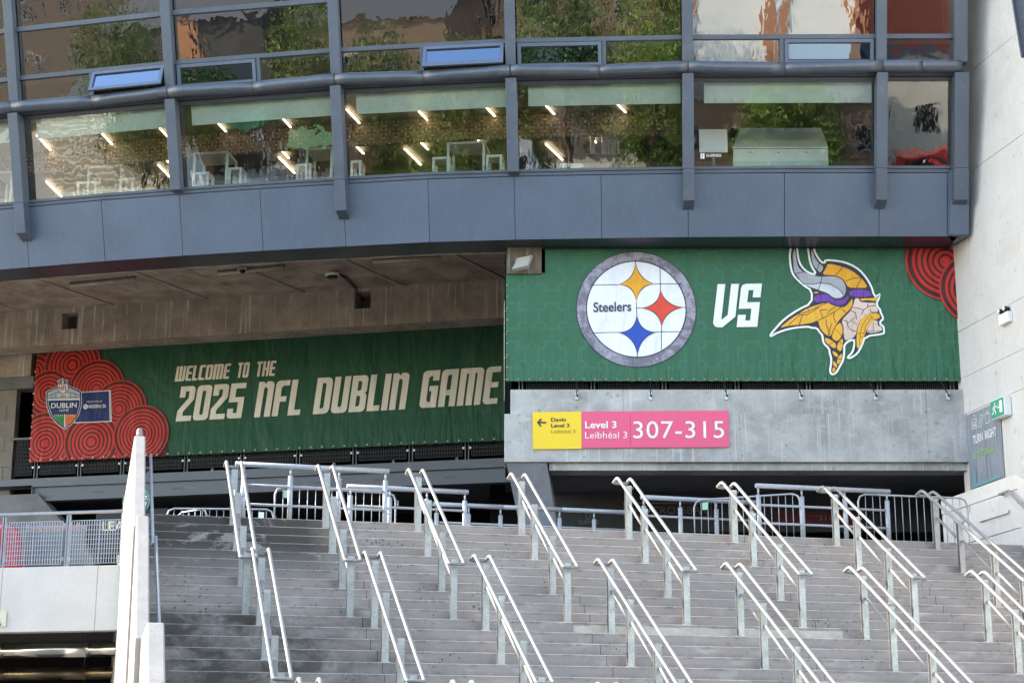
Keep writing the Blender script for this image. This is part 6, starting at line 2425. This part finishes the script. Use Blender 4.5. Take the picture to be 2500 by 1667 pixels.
leaf_m = []
for i, c in enumerate(((.075, .12, .022), (.055, .095, .02), (.10, .13, .03))):
    t = NT('leaves')
    oi = t.n('NewGeometry')
    cc = t.mix(t.ramp(t.noise(oi.outputs['Position'], .9, 3, .6), .35, .65), sh(c, .55), sh(c, 1.5))
    t.bsdf(cc, .6, 0, .3)
    leaf_m.append(t.m)
bark = flat('bark', (.09, .07, .05), .9)


def tree(label, x, y, h, r, kind, droop=0.0, n=2600, trunk=True):
    rnd = random.Random(int(x * 31 + y * 7) & 0xffff)
    t = thing('tree', label, 'tree', (x, y, -1.6))
    mb = MB()
    mb.tube([(x, y, -1.6), (x + .1, y, -1.6 + h * .3), (x - .1, y + .1, -1.6 + h * .7)], .22, 8)
    for k in range(5):
        a = rnd.uniform(0, 6.28)
        z = -1.6 + h * rnd.uniform(.3, .55)
        mb.tube([(x, y, z), (x + math.cos(a) * r * .6, y + math.sin(a) * r * .6, z + h * .25)], .08, 6)
    mb.build('trunk', bark, t)
    lv = MB()
    cl = [(rnd.uniform(-1, 1), rnd.uniform(-1, 1), rnd.uniform(-1, 1)) for _ in range(30)]
    for i in range(int(n * 2.4)):
        c = cl[i % 30]
        q = [c[j] * .72 + rnd.gauss(0, .22) for j in range(3)]
        l = math.sqrt(sum(v * v for v in q))
        if l > 1.15:
            q = [v / l for v in q]
        px_, py_ = x + q[0] * r, y + q[1] * r
        pz = -1.6 + h * (.60 - droop * .12) + q[2] * h * (.40 + droop * .12)
        s = rnd.uniform(.06, .17)
        a, b = rnd.uniform(0, 6.28), rnd.uniform(-.6, .9)
        u = Vector((math.cos(a), math.sin(a), b * (1 - droop))) * s
        v = Vector((-math.sin(a) * .4, math.cos(a) * .4, -1.0 - droop * 1.5)) * s * .7
        p = Vector((px_, py_, pz))
        lv.add([p, p + u * .6 + v * .4, p + v * 1.3, p - u * .6 + v * .5], [(0, 1, 2, 3)])
    lv.build('crown', leaf_m[kind], t)
    return t


tree('weeping pale green tree left in the third glass bay reflection', -17, -22, 9.5, 3.6, 2, 1.0, 4200)
tree('dark green tree mirrored in the middle of the upper glass', -10, -25, 11.5, 4.0, 1, .3, 4200)
tree('bright green tree mirrored beside the path in the middle glass', 1.8, -23, 10.5, 2.4, 0, .8, 3600)
tree('olive tree mirrored at the left edge of the fourth glass bay', -5.6, -24, 9.5, 2.2, 2, .8, 2600)
tree('leafy climber mass mirrored at the right of the brick house', 13.6, -21.5, 7.6, 3.0, 0, .7, 5200)
tree('green tree mirrored in the second glass bay', -30, -26, 7.5, 3.0, 1, .3, 2600)
tree('wide olive tree mirrored in the leftmost glass bay', -46, -27, 8.6, 4.2, 2, .5, 4200)
tree('low olive tree mirrored at the left end of the glass', -58, -28, 6.0, 4.0, 2, .3, 3200)
tree('tall pale willow mirrored beside the white house', 2.6, -29, 13.5, 3.2, 2, .9, 5200)
tree('tall dark tree mirrored over the shed roof', -3.4, -31, 13.5, 3.2, 1, .4, 3600)
tree('tall olive tree mirrored in the top left pane', -57, -25, 13.5, 3.6, 2, .4, 4200)
tree('tall dark tree mirrored right of the top left pane', -49.5, -26, 13, 2.6, 1, .4, 3200)
tree('tall olive tree mirrored in the second upper pane', -37.5, -28, 13, 2.4, 2, .5, 2800)
tree('narrow dark tree mirrored between the houses', -24, -28, 10, 2.0, 1, .2, 2200)
# market stalls, sheds, a grass bank and parked vehicles in the reflections
def stall(label, x, y, w, z, col, stripe_col=None):
    t = thing('market_stall', label, 'stall', (x, y, -1.6))
    m_ = flat('stall_cloth', col, .6)
    n_ = max(2, int(w / .5))
    for q in range(n_):
        MB().prism([(x + q * w / n_, y, z), (x + q * w / n_, y - 2.4, z), (x + q * w / n_, y - 1.2, z + .9)], (w / n_ - .004, 0, 0)).build('roof_panel', m_ if q % 2 == 0 or not stripe_col else flat('stall_stripe', stripe_col, .6), t)
    MB().box(x, x + w, y - 2.3, y - .1, -1.6, -.6).build('counter', M['white'], t)
    for xx in (x + .05, x + w - .05):
        for yy in (y - .1, y - 2.3):
            MB().box(xx - .04, xx + .04, yy - .04, yy + .04, -1.6, z).build('post', M['zinc'], t)


stall('wide green market stall mirrored in the second glass bay', -37.5, -24, 4.0, 1.7, (.04, .15, .07))
stall('white market stall mirrored right of the green one', -32.5, -25, 3.2, 2.1, (.62, .60, .56))
stall('small green market stall mirrored in the second glass bay', -42.5, -26, 2.6, 2.6, (.06, .26, .12))
stall('grey market stall mirrored at the right of the second bay', -28.6, -25.5, 2.8, 1.4, (.30, .32, .38), (.16, .17, .20))
t = thing('boarded_shed', 'pale boarded shed mirrored in the leftmost full window', 'shed', (-60, -28, -1.6))
brd = [flat('cream_board', (.70, .64, .52), .7), flat('tan_board', (.36, .30, .22), .7)]
for q in range(22):
    MB().box(-68, -53.5, -28.0 + (.05 if q % 2 else 0), -27.9 + (.05 if q % 2 else 0), -1.6 + q * .25, -1.6 + q * .25 + .235).build('board', brd[q % 2], t)
MB().prism([(-68, -28.1, 3.95), (-53.5, -28.1, 3.95), (-53.5, -33, 5.2), (-68, -33, 5.2)], (0, 0, .15)).build('roof', M['slate'], t)
bank = MB()
gx, gy = 26, 10
for j_ in range(gy + 1):
    for i_ in range(gx + 1):
        u_, v_ = i_ / gx, j_ / gy
        hgt_ = 3.9 * math.sin(math.pi * min(1, u_ * 1.15)) ** .7 * min(1, v_ * 1.3) if u_ < .87 else 0
        bank.v.append(Vector((-27 + u_ * 17, -24 - v_ * 10, -1.62 + max(0, hgt_) + random.uniform(-.15, .15) * (0 < v_))))
for j_ in range(gy):
    for i_ in range(gx):
        a = j_ * (gx + 1) + i_
        bank.f.append((a, a + 1, a + gx + 2, a + gx + 1))
        bank.sm.append(True)
t = NT('bank_grass')
p_ = t.pos()
t.bsdf(t.mix(t.ramp(t.noise(p_, 1.3, 7, .7), .35, .65), (.07, .10, .018), (.20, .20, .05)), .9, 0, .2, t.noise(p_, 8, 4, .7), .8, .1)
bank.build('grass_bank', t.m, kind='structure')
pv = MB()
pv.add([(-120, -60, -1.59), (60, -60, -1.59), (60, -19, -1.59), (-120, -19, -1.59)], [(0, 1, 2, 3)])
pv.build('pale_yard', concrete('pale_yard_paving', (.36, .35, .33), .8, 1.15, .4), kind='structure')


def vehicle(label, x, y, l, h, col, name='parked_van'):
    t = thing(name, label, 'van', (x, y, -1.6))
    bd_ = paint('vehicle_paint', col, .25, 0, .03)
    z0 = -1.25
    MB().prism([(x, y, z0), (x + l, y, z0), (x + l, y, z0 + h * .45), (x + l * .92, y, z0 + h * .52), (x + l * .80, y, z0 + h), (x + .1, y, z0 + h), (x, y, z0 + h * .9)], (0, -1.9, 0)).build('body', bd_, t, bevel=.08)
    MB().box(x + l * .12, x + l * .76, y + .001, y + .02, z0 + h * .56, z0 + h * .88).build('window', M['dark_glass'], t)
    for f in (.2, .8):
        MB().tube([(x + l * f, y - .2, -1.27), (x + l * f, y + .03, -1.27)], .33, 16).build('wheel', M['black'], t)


vehicle('white van mirrored low in the second glass bay', -48, -22, 5.2, 3.9, (.70, .70, .70))
vehicle('silver van mirrored low in the third glass bay', -8.5, -20.5, 4.6, 3.6, (.40, .42, .45))
vehicle('red van mirrored in the narrow right window', 20.5, -22, 5.6, 3.0, (.26, .02, .025))
house('cream block house with a red upper wall mirrored in the narrow right window', 19.8, 31, -31, 8, 5.0, concrete('cream_render', (.66, .60, .50), .9, 1.05, .5), [(1.2, 1.5, 1.1, 4)], .6)
t = thing('white_hoarding', 'white hoarding with dark red panels mirrored low in the narrow right window', 'hoarding', (23, -20.5, -1.6))
for q in range(7):
    MB().prism([(20.2 + q * .9, -20.5, -1.6), (20.2 + q * .9 + .88, -20.5, -1.6), (20.2 + q * .9 + .88, -20.5, .9 + .25 * (q % 3)), (20.2 + q * .9, -20.5, 1.3 - .2 * (q % 2))], (0, .05, 0)).build('panel', M['white'] if q % 2 else M['red_plastic'], t)
house('red painted gable mirrored in the top right pane', 20.2, 33, -43, 8, 14.0, paint('red_gable', (.34, .07, .045), .7, 0, .08), [], 1.5)
t = thing('lamp_mast', 'thin mast with two white cameras mirrored in the right lower window', 'mast', (7.2, -20, -1.6))
MB().tube([(7.2, -20, -1.6), (7.2, -20, 4.2)], .07, 8).build('pole', M['rust_plastic'], t)
for z in (3.5, 4.1):
    MB().box(6.9, 7.7, -20.15, -19.85, z, z + .25).build('camera', M['white'], t)
rdm = MB()
rdm.add([(-120, -17, -1.594), (60, -17, -1.594), (60, -9, -1.594), (-120, -9, -1.594)], [(0, 1, 2, 3)])
rdm.build('road', M['tarmac'], kind='structure')

# lettering on the glass above the white counter
BQ = Banner(front, at_y(1700, 395, 36.2), (1, 0, 0), (0, -1, 0), 9, 9)
n_g = (fpt(OFF + 8, 2) - fpt(OFF + 8, 1)).cross(Vector((1, 0, 0))).normalized()
if n_g.y > 0:
    n_g = -n_g


def on_glass(px, py):
    return on_plane(px, py, fpt(OFF + 8, H_SILL + .3, -.02), n_g)


vs, fs, w_, ch_ = text_mesh('GUINNESS', .012)
ga, gb, gt = on_glass(1724, 383), on_glass(1761, 383), on_glass(1724, 376)
mb = MB()
for f in fs:
    mb.add([ga + (gb - ga) * (vs[i][0] / w_) + (gt - ga) * (vs[i][1] / ch_) + n_g * .004 for i in f], [tuple(range(len(f)))])
mb.build('glass_lettering', M['white'], front)
for (a, b) in ((1710, 1714), (1715, 1720)):
    p0, p1, p2, p3 = on_glass(a, 388), on_glass(b, 388), on_glass(b, 373), on_glass(a, 376)
    mb = MB()
    mb.add([p + n_g * .004 for p in (p0, p1, p2, p3)], [(0, 1, 2, 3)])
    mb.build('glass_mark', M['white'], front)
